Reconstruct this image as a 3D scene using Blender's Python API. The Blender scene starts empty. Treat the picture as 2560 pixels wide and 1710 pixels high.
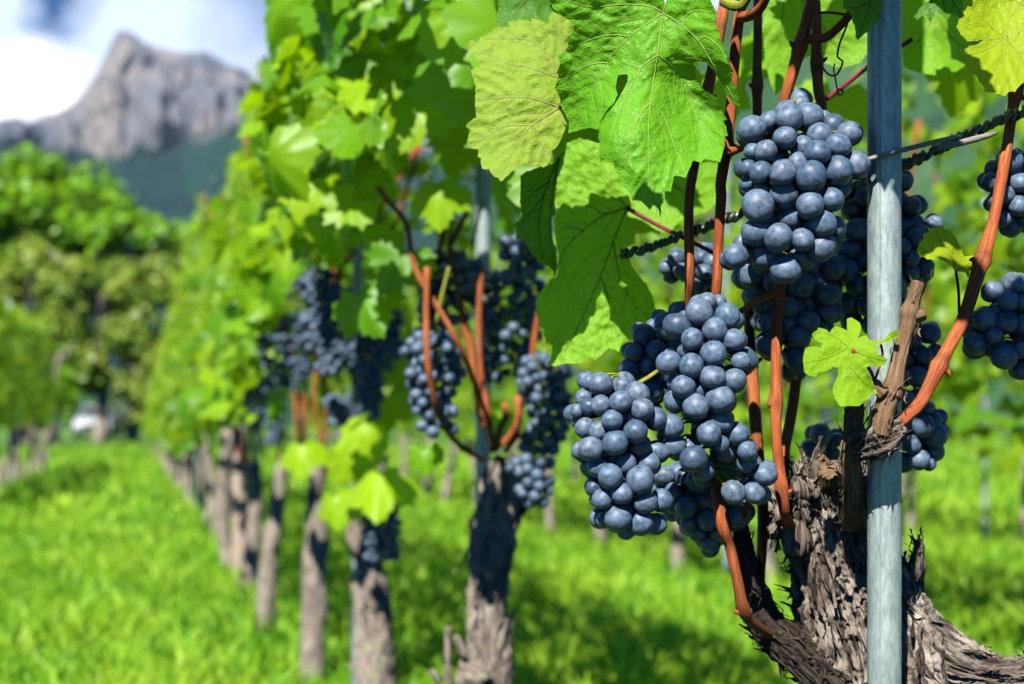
import bpy, math, random
import numpy as np
from mathutils import Vector, Matrix, noise, geometry, kdtree

# ------------------------------------------------------------------ camera, light, exposure
sc = bpy.context.scene
F = 3555.6            # focal length in photo pixels (50 mm on 36 mm, 2560 px wide)
H = 0.62              # eye height
HOR = 1060            # horizon row in the photo
cd = bpy.data.cameras.new("camera"); cam = bpy.data.objects.new("camera", cd); sc.collection.objects.link(cam)
cam.location = (0, 0, H); cam.rotation_euler = (math.pi/2, 0, 0)
cd.lens = 50; cd.sensor_width = 36; cd.shift_y = (HOR-855)/2560
cd.clip_start = 0.02; cd.clip_end = 12000
cd.dof.use_dof = True; cd.dof.focus_distance = 0.79; cd.dof.aperture_fstop = 7.4; cd.dof.aperture_blades = 0
sc.camera = cam
SUN_EL, SUN_AZ = math.radians(48), math.radians(-19)    # azimuth measured from straight behind the camera, minus = left
sunv = Vector((math.sin(SUN_AZ)*math.cos(SUN_EL), -math.cos(SUN_AZ)*math.cos(SUN_EL), math.sin(SUN_EL)))
ld = bpy.data.lights.new("sun", 'SUN'); ld.energy = 5.0; ld.angle = math.radians(0.5); ld.color = (1, .95, .86)
sun = bpy.data.objects.new("sun", ld); sc.collection.objects.link(sun)
sun.rotation_euler = sunv.to_track_quat('Z', 'Y').to_euler()
sc.view_settings.view_transform = 'Standard'; sc.view_settings.look = 'None'
sc.view_settings.exposure = 0.82; sc.view_settings.gamma = 1
sc.cycles.max_bounces = 8; sc.cycles.diffuse_bounces = 0; sc.cycles.glossy_bounces = 2
sc.cycles.transmission_bounces = 4; sc.cycles.transparent_max_bounces = 4

w = bpy.data.worlds.new("World"); sc.world = w; w.use_nodes = True
nt = w.node_tree; nt.nodes.clear()
def N(t, k, **kw):
    n = t.nodes.new(k)
    for a, b in kw.items(): setattr(n, a, b)
    return n
def L(t, a, b): t.links.new(a, b)
sky = N(nt, 'ShaderNodeTexSky'); sky.sky_type = 'NISHITA'; sky.sun_disc = False
sky.sun_elevation = SUN_EL; sky.sun_rotation = math.atan2(sunv.x, sunv.y)
sky.altitude = 2200; sky.air_density = .75; sky.dust_density = 0.1; sky.ozone_density = 4
bgd = N(nt, 'ShaderNodeBackground'); bgd.inputs[1].default_value = 0.05
out = N(nt, 'ShaderNodeOutputWorld')
tc = N(nt, 'ShaderNodeTexCoord')
mp = N(nt, 'ShaderNodeMapping'); mp.inputs['Scale'].default_value = (3.2, 3.2, 9.0); mp.inputs['Location'].default_value = (0.5, 0.2, 0.1)
L(nt, tc.outputs['Generated'], mp.inputs[0])
nz = N(nt, 'ShaderNodeTexNoise'); nz.inputs['Scale'].default_value = 1.6; nz.inputs['Detail'].default_value = 6; nz.inputs['Roughness'].default_value = .5
L(nt, mp.outputs[0], nz.inputs[0])
cr = N(nt, 'ShaderNodeValToRGB'); cr.color_ramp.elements[0].position = .14; cr.color_ramp.elements[1].position = .40
L(nt, nz.outputs[0], cr.inputs[0])
def dirblob(px, py, r0, r1):          # mask of sky directions near one direction
    d = Vector(((px-1280)/F, 1, (HOR-py)/F)).normalized()
    vm = N(nt, 'ShaderNodeVectorMath', operation='DISTANCE'); vm.inputs[1].default_value = d
    nrm = N(nt, 'ShaderNodeVectorMath', operation='NORMALIZE'); L(nt, tc.outputs['Generated'], nrm.inputs[0])
    n2 = N(nt, 'ShaderNodeTexNoise'); n2.inputs['Scale'].default_value = 14; n2.inputs['Detail'].default_value = 4
    L(nt, nrm.outputs[0], n2.inputs[0])
    sb = N(nt, 'ShaderNodeVectorMath', operation='SUBTRACT'); sb.inputs[1].default_value = (.5, .5, .5); L(nt, n2.outputs['Color'], sb.inputs[0])
    ml = N(nt, 'ShaderNodeVectorMath', operation='SCALE'); ml.inputs['Scale'].default_value = .13; L(nt, sb.outputs[0], ml.inputs[0])
    ad = N(nt, 'ShaderNodeVectorMath', operation='ADD'); L(nt, nrm.outputs[0], ad.inputs[0]); L(nt, ml.outputs[0], ad.inputs[1])
    L(nt, ad.outputs[0], vm.inputs[0])
    mr = N(nt, 'ShaderNodeMapRange'); mr.inputs[1].default_value = r0; mr.inputs[2].default_value = r1
    mr.inputs[3].default_value = 1; mr.inputs[4].default_value = 0; L(nt, vm.outputs['Value'], mr.inputs[0])
    return mr.outputs[0]
CL = (11, 13, 17.5, 1)
mx = N(nt, 'ShaderNodeMixRGB'); mx.inputs[2].default_value = CL
holes = dirblob(120, -50, .022, .05); holes2 = dirblob(700, -10, .01, .06)
inv = N(nt, 'ShaderNodeMath', operation='SUBTRACT'); inv.inputs[0].default_value = 1; L(nt, holes, inv.inputs[1])
inv2 = N(nt, 'ShaderNodeMath', operation='MULTIPLY_ADD'); inv2.inputs[1].default_value = -.6; inv2.inputs[2].default_value = 1; L(nt, holes2, inv2.inputs[0])
mu = N(nt, 'ShaderNodeMath', operation='MULTIPLY'); L(nt, cr.outputs[0], mu.inputs[0]); L(nt, inv.outputs[0], mu.inputs[1])
mu2 = N(nt, 'ShaderNodeMath', operation='MULTIPLY'); L(nt, mu.outputs[0], mu2.inputs[0]); L(nt, inv2.outputs[0], mu2.inputs[1])
sepd = N(nt, 'ShaderNodeSeparateXYZ'); L(nt, tc.outputs['Generated'], sepd.inputs[0])     # the cloud bank stands over the mountains only
fr = N(nt, 'ShaderNodeMapRange'); fr.inputs[1].default_value = .6; fr.inputs[2].default_value = .8; L(nt, sepd.outputs['Y'], fr.inputs[0])
mu3 = N(nt, 'ShaderNodeMath', operation='MULTIPLY'); L(nt, mu2.outputs[0], mu3.inputs[0]); L(nt, fr.outputs[0], mu3.inputs[1])
L(nt, mu3.outputs[0], mx.inputs[0]); hs = N(nt, 'ShaderNodeHueSaturation'); hs.inputs['Saturation'].default_value = 1.45; L(nt, sky.outputs[0], hs.inputs['Color']); L(nt, hs.outputs[0], mx.inputs[1])
mx2 = N(nt, 'ShaderNodeMixRGB'); mx2.inputs[2].default_value = (27, 24.5, 25, 1)
L(nt, dirblob(60, 235, .0, .045), mx2.inputs[0]); L(nt, mx.outputs[0], mx2.inputs[1])
L(nt, mx2.outputs[0], bgd.inputs[0]); L(nt, bgd.outputs[0], out.inputs[0])

# ------------------------------------------------------------------ helpers
def P(px, py, Z): return Vector(((px-1280)/F*Z, Z, H+(HOR-py)/F*Z))
def crop(x0, y0, s): return lambda x, y: (x0+x*s, y0+y*s)
S  = crop(0, 0, 1); FV = crop(0, 0, 1.0907)
C3 = crop(600, 300, .5739); C4 = crop(1150, 0, .3827); C5 = crop(1150, 400, .3507); C6 = crop(1400, 680, .4591)
C7 = crop(1780, 220, .3444); C8 = crop(1780, 0, .3322); B1 = crop(1700, 1100, .389); B2 = crop(1900, 600, .4146)
B3 = crop(2150, 200, .3188); D5 = crop(350, 950, .4847); D6 = crop(950, 1000, .4527); R1 = crop(2200, 400, .5099)

def tag(o, label=None, cat=None, group=None, kind=None):
    if label: o['label'] = label
    if cat: o['category'] = cat
    if group: o['group'] = group
    if kind: o['kind'] = kind
    return o
def empty(name, loc, label, cat, group=None):
    o = bpy.data.objects.new(name, None); sc.collection.objects.link(o); o.location = loc
    o.empty_display_size = .05
    return tag(o, label, cat, group)

class MB:
    """collects verts / faces / per-vertex attributes, builds one mesh"""
    def __init__(s): s.v = []; s.q = []; s.t = []; s.n = 0; s.tc = []; s.ti = []
    def add(s, v, quads=None, tris=None, tc=None, tint=0.0):
        v = np.asarray(v, float).reshape(-1, 3); n = len(v)
        s.v.append(v)
        if quads is not None and len(quads): s.q.append(np.asarray(quads, np.int64).reshape(-1, 4)+s.n)
        if tris is not None and len(tris): s.t.append(np.asarray(tris, np.int64).reshape(-1, 3)+s.n)
        s.tc.append(np.zeros((n, 3)) if tc is None else np.asarray(tc, float).reshape(-1, 3))
        s.ti.append(np.full(n, tint, float) if np.isscalar(tint) else np.asarray(tint, float))
        s.n += n
    def mesh(s, name, mat, smooth=True, origin=None):
        v = np.concatenate(s.v).astype(np.float32)
        if origin is not None: v = v-np.array(origin, np.float32)
        q = np.concatenate(s.q) if s.q else np.zeros((0, 4), np.int64)
        t = np.concatenate(s.t) if s.t else np.zeros((0, 3), np.int64)
        me = bpy.data.meshes.new(name)
        me.vertices.add(len(v)); me.vertices.foreach_set('co', v.ravel())
        loops = np.concatenate([q.ravel(), t.ravel()]).astype(np.int32)
        me.loops.add(len(loops)); me.loops.foreach_set('vertex_index', loops)
        nf = len(q)+len(t); me.polygons.add(nf)
        tot = np.concatenate([np.full(len(q), 4), np.full(len(t), 3)]).astype(np.int32)
        st = np.concatenate([[0], np.cumsum(tot)[:-1]]).astype(np.int32) if nf else np.zeros(0, np.int32)
        me.polygons.foreach_set('loop_start', st)
        try: me.polygons.foreach_set('loop_total', tot)
        except Exception: pass
        me.polygons.foreach_set('use_smooth', np.full(nf, smooth))
        a = me.attributes.new('tc', 'FLOAT_VECTOR', 'POINT'); a.data.foreach_set('vector', np.concatenate(s.tc).astype(np.float32).ravel())
        a = me.attributes.new('tint', 'FLOAT', 'POINT'); a.data.foreach_set('value', np.concatenate(s.ti).astype(np.float32))
        me.update(calc_edges=True); me.validate()
        if mat: me.materials.append(mat)
        return me
    def obj(s, name, mat, parent=None, smooth=True, origin=None):
        if parent is not None: origin = Vector(parent.location) if parent.parent is None else Vector(parent.location)+Vector(parent.parent.location)
        me = s.mesh(name, mat, smooth, origin)
        o = bpy.data.objects.new(name, me); sc.collection.objects.link(o)
        if parent is not None: o.parent = parent
        elif origin is not None: o.location = origin
        return o

def smooth_path(pts, rad, step):
    """Catmull-Rom resampling of a polyline with radii"""
    p = np.array([tuple(q) for q in pts], float); r = np.array(rad, float)
    if np.isscalar(rad) or len(np.atleast_1d(rad)) == 1: r = np.full(len(p), float(np.atleast_1d(rad)[0]))
    p4 = np.vstack([2*p[0]-p[1], p, 2*p[-1]-p[-2]]); r4 = np.concatenate([[r[0]], r, [r[-1]]])
    out = []; rr = []
    for i in range(len(p)-1):
        a, b, c, d = p4[i:i+4]; ra, rb, rc, rd = r4[i:i+4]
        n = max(2, int(np.linalg.norm(c-b)/step))
        for k in range(n):
            t = k/n
            out.append(.5*((2*b)+(-a+c)*t+(2*a-5*b+4*c-d)*t*t+(-a+3*b-3*c+d)*t**3))
            u = t*t*(3-2*t); rr.append(rb*(1-u)+rc*u)
    out.append(p[-1]); rr.append(r[-1])
    return np.array(out), np.array(rr)

def tube(mb, pts, rad, seg=10, step=.01, disp=None, tint=0.0, cap=True, flat=1.0, seed=0, raw=False):
    p, r = (np.array(pts, float), np.array(rad, float)) if raw else smooth_path(pts, rad, step)
    n = len(p)
    tg = np.gradient(p, axis=0); tg /= np.linalg.norm(tg, axis=1)[:, None]+1e-9
    ref = np.array([0, -1., 0]) if abs(tg[0][1]) < .9 else np.array([1., 0, 0])
    u = np.zeros((n, 3)); 
    u0 = ref-tg[0]*ref.dot(tg[0]); u0 /= np.linalg.norm(u0)
    for i in range(n):
        u0 = u0-tg[i]*u0.dot(tg[i]); u0 /= np.linalg.norm(u0); u[i] = u0
    vv = np.cross(tg, u)
    al = np.concatenate([[0], np.cumsum(np.linalg.norm(np.diff(p, axis=0), axis=1))])
    th = np.arange(seg)/seg*2*math.pi
    R = np.repeat(r[:, None], seg, 1)
    if disp is not None: R = R+disp(al, th, r, p)
    ca, sa = np.cos(th), np.sin(th)
    V = p[:, None, :]+R[:, :, None]*(u[:, None, :]*ca[None, :, None]+vv[:, None, :]*sa[None, :, None]*flat)
    i = np.arange(n-1)[:, None]; j = np.arange(seg)[None, :]; j2 = (j+1) % seg
    Q = np.stack([i*seg+j, i*seg+j2, (i+1)*seg+j2, (i+1)*seg+j], -1).reshape(-1, 4)
    TC = np.zeros((n, seg, 3)); TC[:, :, 0] = al[:, None]; TC[:, :, 1] = ca[None]*r.mean(); TC[:, :, 2] = sa[None]*r.mean()
    V = V.reshape(-1, 3); TC = TC.reshape(-1, 3); T = []
    if cap:
        V = np.vstack([V, p[0], p[-1]]); TC = np.vstack([TC, [al[0], 0, 0], [al[-1], 0, 0]])
        a, b = n*seg, n*seg+1
        T = [(a, (k+1) % seg, k) for k in range(seg)]+[(b, (n-1)*seg+k, (n-1)*seg+(k+1) % seg) for k in range(seg)]
    mb.add(V, Q, T, TC, tint)
    return p, r, tg

def pxpath(Cf, pts, Z):
    """[(x,y[,dz])] -> world points"""
    o = []
    for q in pts:
        x, y = Cf(q[0], q[1]); o.append(P(x, y, Z+(q[2] if len(q) > 2 else 0)))
    return o

# ------------------------------------------------------------------ materials
def mat_new(name):
    m = bpy.data.materials.new(name); m.use_nodes = True; t = m.node_tree
    return m, t, t.nodes['Principled BSDF'], t.nodes['Material Output']
def ramp(t, fac, stops):
    r = N(t, 'ShaderNodeValToRGB'); e = r.color_ramp.elements
    while len(e) > 1: e.remove(e[-1])
    e[0].position = stops[0][0]; e[0].color = (*stops[0][1], 1)
    for p_, c in stops[1:]:
        x = e.new(p_); x.color = (*c, 1)
    L(t, fac, r.inputs[0]); return r.outputs[0]
def attr(t, name, vec=False):
    a = N(t, 'ShaderNodeAttribute'); a.attribute_name = name
    return a.outputs['Vector' if vec else 'Fac']
def noise_tex(t, vec, scale, detail=4, rough=.5, dist=0, vscale=None):
    if vscale:
        m = N(t, 'ShaderNodeMapping'); m.inputs['Scale'].default_value = vscale
        L(t, vec, m.inputs[0]); vec = m.outputs[0]
    n = N(t, 'ShaderNodeTexNoise'); n.inputs['Scale'].default_value = scale; n.inputs['Detail'].default_value = detail
    n.inputs['Roughness'].default_value = rough; n.inputs['Distortion'].default_value = dist
    L(t, vec, n.inputs['Vector']); return n.outputs[0]
def objco(t):
    return N(t, 'ShaderNodeTexCoord').outputs['Object']
def geopos(t): return N(t, 'ShaderNodeNewGeometry').outputs['Position']
def mixc(t, f, a, b, mode='MIX'):
    m = N(t, 'ShaderNodeMixRGB'); m.blend_type = mode
    for s, v in ((0, f), (1, a), (2, b)):
        if isinstance(v, (int, float)): m.inputs[s].default_value = v
        elif isinstance(v, tuple): m.inputs[s].default_value = (*v, 1)
        else: L(t, v, m.inputs[s])
    return m.outputs[0]
def bump(t, h, strength, dist, bsdf, prev=None):
    b = N(t, 'ShaderNodeBump'); b.inputs['Strength'].default_value = strength; b.inputs['Distance'].default_value = dist
    L(t, h, b.inputs['Height'])
    if prev: L(t, prev, b.inputs['Normal'])
    if bsdf: L(t, b.outputs[0], bsdf.inputs['Normal'])
    return b.outputs[0]

def mat_leaf(name, c0, c1, tr0, tr, vein=None, hero=False, gloss=.42, spec=.35):
    """leaf: reflected colour varied by tint, plus light coming through the blade"""
    m, t, b, o = mat_new(name)
    tn = attr(t, 'tint'); co = geopos(t)
    n1 = noise_tex(t, co, 9 if not hero else 28, 3)
    base = mixc(t, tn, c0, c1) if not hero else mixc(t, n1, c0, c1)
    if hero:
        tc_ = attr(t, 'tc', True)
        # tertiary vein net
        wn = noise_tex(t, tc_, 60, 2)
        vo = N(t, 'ShaderNodeTexVoronoi'); vo.feature = 'DISTANCE_TO_EDGE'; vo.inputs['Scale'].default_value = 330
        vo.inputs['Randomness'].default_value = .9
        ad = N(t, 'ShaderNodeVectorMath', operation='MULTIPLY_ADD'); ad.inputs[1].default_value = (.006,)*3
        wc = N(t, 'ShaderNodeTexNoise'); wc.inputs['Scale'].default_value = 90; L(t, tc_, wc.inputs[0])
        L(t, wc.outputs['Color'], ad.inputs[0]); L(t, tc_, ad.inputs[2]); L(t, ad.outputs[0], vo.inputs['Vector'])
        e = N(t, 'ShaderNodeMapRange'); e.inputs[1].default_value = 0; e.inputs[2].default_value = .09
        e.inputs[3].default_value = 1; e.inputs[4].default_value = 0; L(t, vo.outputs['Distance'], e.inputs[0])
        base = mixc(t, mulv(t, e.outputs[0], .2), base, vein)
        vo2 = N(t, 'ShaderNodeTexVoronoi'); vo2.inputs['Scale'].default_value = 520; L(t, tc_, vo2.inputs['Vector'])
        pw = N(t, 'ShaderNodeMath', operation='POWER'); pw.inputs[1].default_value = .5; L(t, vo.outputs['Distance'], pw.inputs[0])
        b1 = bump(t, pw.outputs[0], .42, .0012, None)
        nb = bump(t, vo2.outputs['Distance'], .12, .0003, b, b1)
        gt = N(t, 'ShaderNodeMath', operation='GREATER_THAN'); gt.inputs[1].default_value = .5; L(t, tn, gt.inputs[0])
        base = mixc(t, gt.outputs[0], base, vein)
        # small brown blemishes
        sp = noise_tex(t, tc_, 45, 5, .7)
        sm = N(t, 'ShaderNodeMapRange'); sm.inputs[1].default_value = .70; sm.inputs[2].default_value = .76; L(t, sp, sm.inputs[0])
        base = mixc(t, sm.outputs[0], base, (.09, .06, .015))
        nrm = nb
    L(t, base, b.inputs['Base Color']); b.inputs['Roughness'].default_value = gloss; b.inputs['Specular IOR Level'].default_value = spec
    ts = N(t, 'ShaderNodeBsdfTranslucent')
    if hero:
        trc = mixc(t, n1, tr0, tuple(x*1.25 for x in tr0)); trc = mixc(t, mulv(t, e.outputs[0], .3), trc, vein)
        L(t, nrm, ts.inputs['Normal'])
    else: trc = mixc(t, tn, tr0, tuple(x*1.3 for x in tr0))
    L(t, trc, ts.inputs['Color'])
    ms = N(t, 'ShaderNodeMixShader'); ms.inputs[0].default_value = tr
    L(t, b.outputs[0], ms.inputs[1]); L(t, ts.outputs[0], ms.inputs[2]); L(t, ms.outputs[0], o.inputs['Surface'])
    return m
def mulv(t, a, k):
    m = N(t, 'ShaderNodeMath', operation='MULTIPLY'); L(t, a, m.inputs[0])
    if isinstance(k, (int, float)): m.inputs[1].default_value = k
    else: L(t, k, m.inputs[1])
    return m.outputs[0]

M = {}
M['leaf']  = mat_leaf('vine_leaf', (.065, .25, .005), (.36, .58, .012), (.42, .70, .006), .42)
M['leafd'] = mat_leaf('vine_leaf_far', (.06, .2, .006), (.33, .5, .015), (.42, .66, .008), .42)
M['hero']  = mat_leaf('big_leaf_upper', (.10, .38, .006), (.16, .46, .012), (.26, .62, .004), .33, (.40, .58, .12), True, .5, .3)
M['heroy'] = mat_leaf('yellowing_leaf_underside', (.19, .37, .02), (.35, .47, .05), (.45, .62, .02), .35, (.50, .50, .2), True, .65, .2)
M['herod'] = mat_leaf('dark_leaf_underside', (.05, .19, .008), (.08, .25, .01), (.17, .42, .004), .4, (.17, .33, .04), True, .5)
M['herou'] = mat_leaf('large_leaf_underside', (.19, .46, .015), (.25, .52, .02), (.42, .78, .006), .42, (.3, .42, .06), True, .55)
M['herol'] = mat_leaf('young_leaf', (.20, .44, .01), (.30, .54, .015), (.46, .72, .006), .42, (.36, .54, .03), True, .6, .2)
M['herog'] = mat_leaf('lime_leaf', (.34, .50, .01), (.42, .56, .012), (.6, .74, .006), .45, (.5, .55, .06), True, .45)
M['grass'] = mat_leaf('grass_blades', (.10, .34, .012), (.40, .62, .04), (.28, .72, .015), .35, gloss=.5, spec=.3)
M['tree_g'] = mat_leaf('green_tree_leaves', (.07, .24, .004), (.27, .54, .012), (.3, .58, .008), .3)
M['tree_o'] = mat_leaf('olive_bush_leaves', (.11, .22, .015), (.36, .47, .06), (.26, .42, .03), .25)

def mat_grape():
    m, t, b, o = mat_new('grape_skin_bloom')
    co = objco(t)
    oi = N(t, 'ShaderNodeObjectInfo')
    ofs = N(t, 'ShaderNodeVectorMath', operation='MULTIPLY_ADD'); ofs.inputs[1].default_value = (7, 5, 3)
    cmb = N(t, 'ShaderNodeCombineXYZ')
    for k in range(3): L(t, oi.outputs['Random'], cmb.inputs[k])
    L(t, cmb.outputs[0], ofs.inputs[0]); L(t, co, ofs.inputs[2]); v = ofs.outputs[0]
    n1 = noise_tex(t, v, 2.2, 5, .6)
    n2 = noise_tex(t, v, 3.4, 6, .7, 1.2, (1, 1, 4))
    n3 = noise_tex(t, v, 14, 3, .6)
    bl = N(t, 'ShaderNodeMapRange'); bl.inputs[1].default_value = .34; bl.inputs[2].default_value = .60; bl.inputs[3].default_value = .38; bl.inputs[4].default_value = 1; L(t, n1, bl.inputs[0])
    scr = N(t, 'ShaderNodeMapRange'); scr.inputs[1].default_value = .60; scr.inputs[2].default_value = .68; scr.inputs[3].default_value = 1; scr.inputs[4].default_value = .3; L(t, n2, scr.inputs[0])
    spk = N(t, 'ShaderNodeMapRange'); spk.inputs[1].default_value = .64; spk.inputs[2].default_value = .72; spk.inputs[3].default_value = 1; spk.inputs[4].default_value = .35; L(t, n3, spk.inputs[0])
    f = mulv(t, mulv(t, bl.outputs[0], scr.outputs[0]), spk.outputs[0])
    rb_ = N(t, 'ShaderNodeMapRange'); rb_.inputs[1].default_value = .0; rb_.inputs[2].default_value = .25; rb_.inputs[3].default_value = .55; L(t, oi.outputs['Random'], rb_.inputs[0]); f = mulv(t, f, rb_.outputs[0])
    hue = mixc(t, oi.outputs['Random'], (.105, .185, .30), (.15, .215, .31))
    c = mixc(t, f, (.006, .010, .022), hue)
    # pistil scar at +Z pole
    dv = N(t, 'ShaderNodeVectorMath', operation='DISTANCE'); dv.inputs[1].default_value = (0, 0, 1); L(t, co, dv.inputs[0])
    d = N(t, 'ShaderNodeMapRange'); d.inputs[1].default_value = .045; d.inputs[2].default_value = .10; d.inputs[3].default_value = 1; d.inputs[4].default_value = 0; L(t, dv.outputs['Value'], d.inputs[0])
    ring = N(t, 'ShaderNodeMapRange'); ring.inputs[1].default_value = .1; ring.inputs[2].default_value = .26; ring.inputs[3].default_value = .45; ring.inputs[4].default_value = 0; L(t, dv.outputs['Value'], ring.inputs[0])
    c = mixc(t, ring.outputs[0], c, (.03, .045, .075))
    c = mixc(t, d.outputs[0], c, (.24, .13, .06))
    L(t, c, b.inputs['Base Color'])
    rr = N(t, 'ShaderNodeMapRange'); rr.inputs[3].default_value = .32; rr.inputs[4].default_value = .50; L(t, f, rr.inputs[0]); L(t, rr.outputs[0], b.inputs['Roughness'])
    b.inputs['Specular IOR Level'].default_value = .5
    bump(t, n3, .10, .03, b)
    return m
M['grape'] = mat_grape()

def mat_cane(name, a, b_, dark):
    m, t, b, o = mat_new(name)
    v = attr(t, 'tc', True)
    fib = noise_tex(t, v, 1, 6, .7, .8, (45, 850, 850))
    fib2 = noise_tex(t, v, 1, 3, .6, 0, (40, 500, 500))
    big = noise_tex(t, v, 1, 4, .6, 0, (26, 120, 120)); bgm = N(t, 'ShaderNodeMapRange'); bgm.inputs[1].default_value = .35; bgm.inputs[2].default_value = .65; L(t, big, bgm.inputs[0])
    c = mixc(t, bgm.outputs[0], a, b_)
    st = N(t, 'ShaderNodeMapRange'); st.inputs[1].default_value = .38; st.inputs[2].default_value = .62; L(t, fib, st.inputs[0])
    c = mixc(t, mulv(t, st.outputs[0], .8), c, dark)
    sp = noise_tex(t, v, 1, 3, .5, 0, (700, 1500, 1500))
    sk = N(t, 'ShaderNodeMapRange'); sk.inputs[1].default_value = .68; sk.inputs[2].default_value = .74; L(t, sp, sk.inputs[0])
    c = mixc(t, mulv(t, sk.outputs[0], .8), c, tuple(x*.35 for x in dark))
    tn = attr(t, 'tint'); c = mixc(t, tn, c, (.055, .035, .02))
    pl = noise_tex(t, v, 1, 5, .65, .4, (60, 260, 260)); pm = N(t, 'ShaderNodeMapRange'); pm.inputs[1].default_value = .58; pm.inputs[2].default_value = .66; L(t, pl, pm.inputs[0]); c = mixc(t, mulv(t, pm.outputs[0], .6), c, (.17, .095, .055))
    L(t, c, b.inputs['Base Color']); b.inputs['Roughness'].default_value = .6; b.inputs['Specular IOR Level'].default_value = .22
    p_ = bump(t, fib, .8, .0009, None); bump(t, fib2, .35, .0008, b, p_)
    return m
M['cane'] = mat_cane('orange_cane_bark', (.44, .12, .03), (.62, .22, .07), (.20, .04, .015))
M['caner'] = mat_cane('red_cane_bark', (.38, .075, .025), (.62, .19, .05), (.18, .035, .012))
M['canep'] = mat_cane('purple_petiole', (.22, .02, .05), (.36, .05, .09), (.10, .012, .03))
M['stem'] = mat_cane('green_stem', (.30, .36, .03), (.42, .40, .05), (.16, .2, .02))
M['stub'] = mat_cane('old_spur_wood', (.24, .14, .07), (.36, .24, .13), (.09, .05, .03))

def mat_bark(name, a, b_, dark, moss=None):
    m, t, b, o = mat_new(name)
    v = attr(t, 'tc', True)
    fib = noise_tex(t, v, 1, 8, .65, .6, (45, 420, 420))
    fine = noise_tex(t, v, 1, 5, .7, .3, (220, 1600, 1600))
    big = noise_tex(t, v, 30, 5, .6)
    sp_ = N(t, 'ShaderNodeMapRange'); sp_.inputs[1].default_value = .35; sp_.inputs[2].default_value = .65; L(t, big, sp_.inputs[0])
    c = mixc(t, sp_.outputs[0], a, b_)
    g = N(t, 'ShaderNodeMapRange'); g.inputs[1].default_value = .54; g.inputs[2].default_value = .40; g.inputs[3].default_value = 0; g.inputs[4].default_value = 1; L(t, fib, g.inputs[0])
    c = mixc(t, mulv(t, g.outputs[0], .9), c, dark)
    tn = attr(t, 'tint'); c = mixc(t, tn, c, dark)
    if moss:
        mn = noise_tex(t, v, 55, 5, .65); mr = N(t, 'ShaderNodeMapRange'); mr.inputs[1].default_value = .52; mr.inputs[2].default_value = .62; L(t, mn, mr.inputs[0])
        c = mixc(t, mulv(t, mr.outputs[0], .75), c, moss)
    L(t, c, b.inputs['Base Color']); b.inputs['Roughness'].default_value = .85; b.inputs['Specular IOR Level'].default_value = .2
    p_ = bump(t, fib, 1, .004, None); bump(t, fine, 1, .0014, b, p_)
    return m
M['bark'] = mat_bark('shredded_vine_bark', (.22, .17, .13), (.56, .49, .41), (.022, .016, .012))
M['barkm'] = mat_bark('lichened_vine_bark', (.36, .29, .23), (.62, .54, .47), (.06, .04, .03), (.44, .46, .27))
M['barkd'] = mat_bark('dark_old_arm_bark', (.06, .045, .035), (.15, .12, .095), (.015, .012, .01))

def mat_steel():
    m, t, b, o = mat_new('galvanised_steel')
    v = objco(t)
    st = noise_tex(t, v, 1, 6, .65, .2, (260, 260, 9))
    mt = noise_tex(t, v, 1, 5, .7, .5, (300, 300, 90))
    c = ramp(t, mt, [(.3, (.22, .29, .29)), (.5, (.36, .44, .44)), (.72, (.52, .60, .59))])
    s = N(t, 'ShaderNodeMapRange'); s.inputs[1].default_value = .58; s.inputs[2].default_value = .70; L(t, st, s.inputs[0])
    c = mixc(t, mulv(t, s.outputs[0], .4), c, (.10, .14, .13))
    sp = noise_tex(t, v, 900, 2, .5); k = N(t, 'ShaderNodeMapRange'); k.inputs[1].default_value = .70; k.inputs[2].default_value = .74; L(t, sp, k.inputs[0])
    c = mixc(t, mulv(t, k.outputs[0], .7), c, (.07, .05, .035))
    L(t, c, b.inputs['Base Color']); b.inputs['Metallic'].default_value = .35; b.inputs['Specular IOR Level'].default_value = .4
    rr = N(t, 'ShaderNodeMapRange'); rr.inputs[3].default_value = .38; rr.inputs[4].default_value = .62; L(t, mt, rr.inputs[0]); L(t, rr.outputs[0], b.inputs['Roughness'])
    bump(t, st, .12, .0006, b)
    return m
M['steel'] = mat_steel()
def mat_plain(name, a, b_, scale, rough=.8, spec=.3, metal=0, vs=None, bp=.3, bd=.01):
    m, t, b, o = mat_new(name)
    n = noise_tex(t, objco(t), scale, 5, .6, 0, vs)
    L(t, ramp(t, n, [(.3, a), (.7, b_)]), b.inputs['Base Color']); b.inputs['Roughness'].default_value = rough
    b.inputs['Specular IOR Level'].default_value = spec; b.inputs['Metallic'].default_value = metal
    bump(t, n, bp, bd, b); return m
M['tie'] = mat_plain('weathered_tie', (.12, .105, .08), (.42, .40, .33), 1, .6, .4, 0, (25, 25, 900), .5, .001)
M['tendril'] = mat_plain('dark_dried_tendril', (.012, .02, .02), (.06, .075, .065), 300, .35, .55, 0, None, .5, .001)
M['wood'] = mat_plain('weathered_post_wood', (.30, .24, .18), (.52, .43, .33), 1, .8, .2, 0, (60, 60, 4), .5, .003)
M['paint'] = mat_plain('pale_silver_paint', (.36, .40, .43), (.40, .44, .47), 3, .3, .5, .2, None, 0, .001)
M['glass'] = mat_plain('dark_window_glass', (.02, .03, .035), (.03, .04, .05), 3, .08, .6, 0, None, 0, .001)
M['tyre'] = mat_plain('black_rubber', (.015, .015, .015), (.03, .03, .03), 20, .8, .2)
M['lamp'] = mat_plain('clear_lamp_lens', (.7, .72, .74), (.8, .8, .8), 20, .1, .6)

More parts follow.
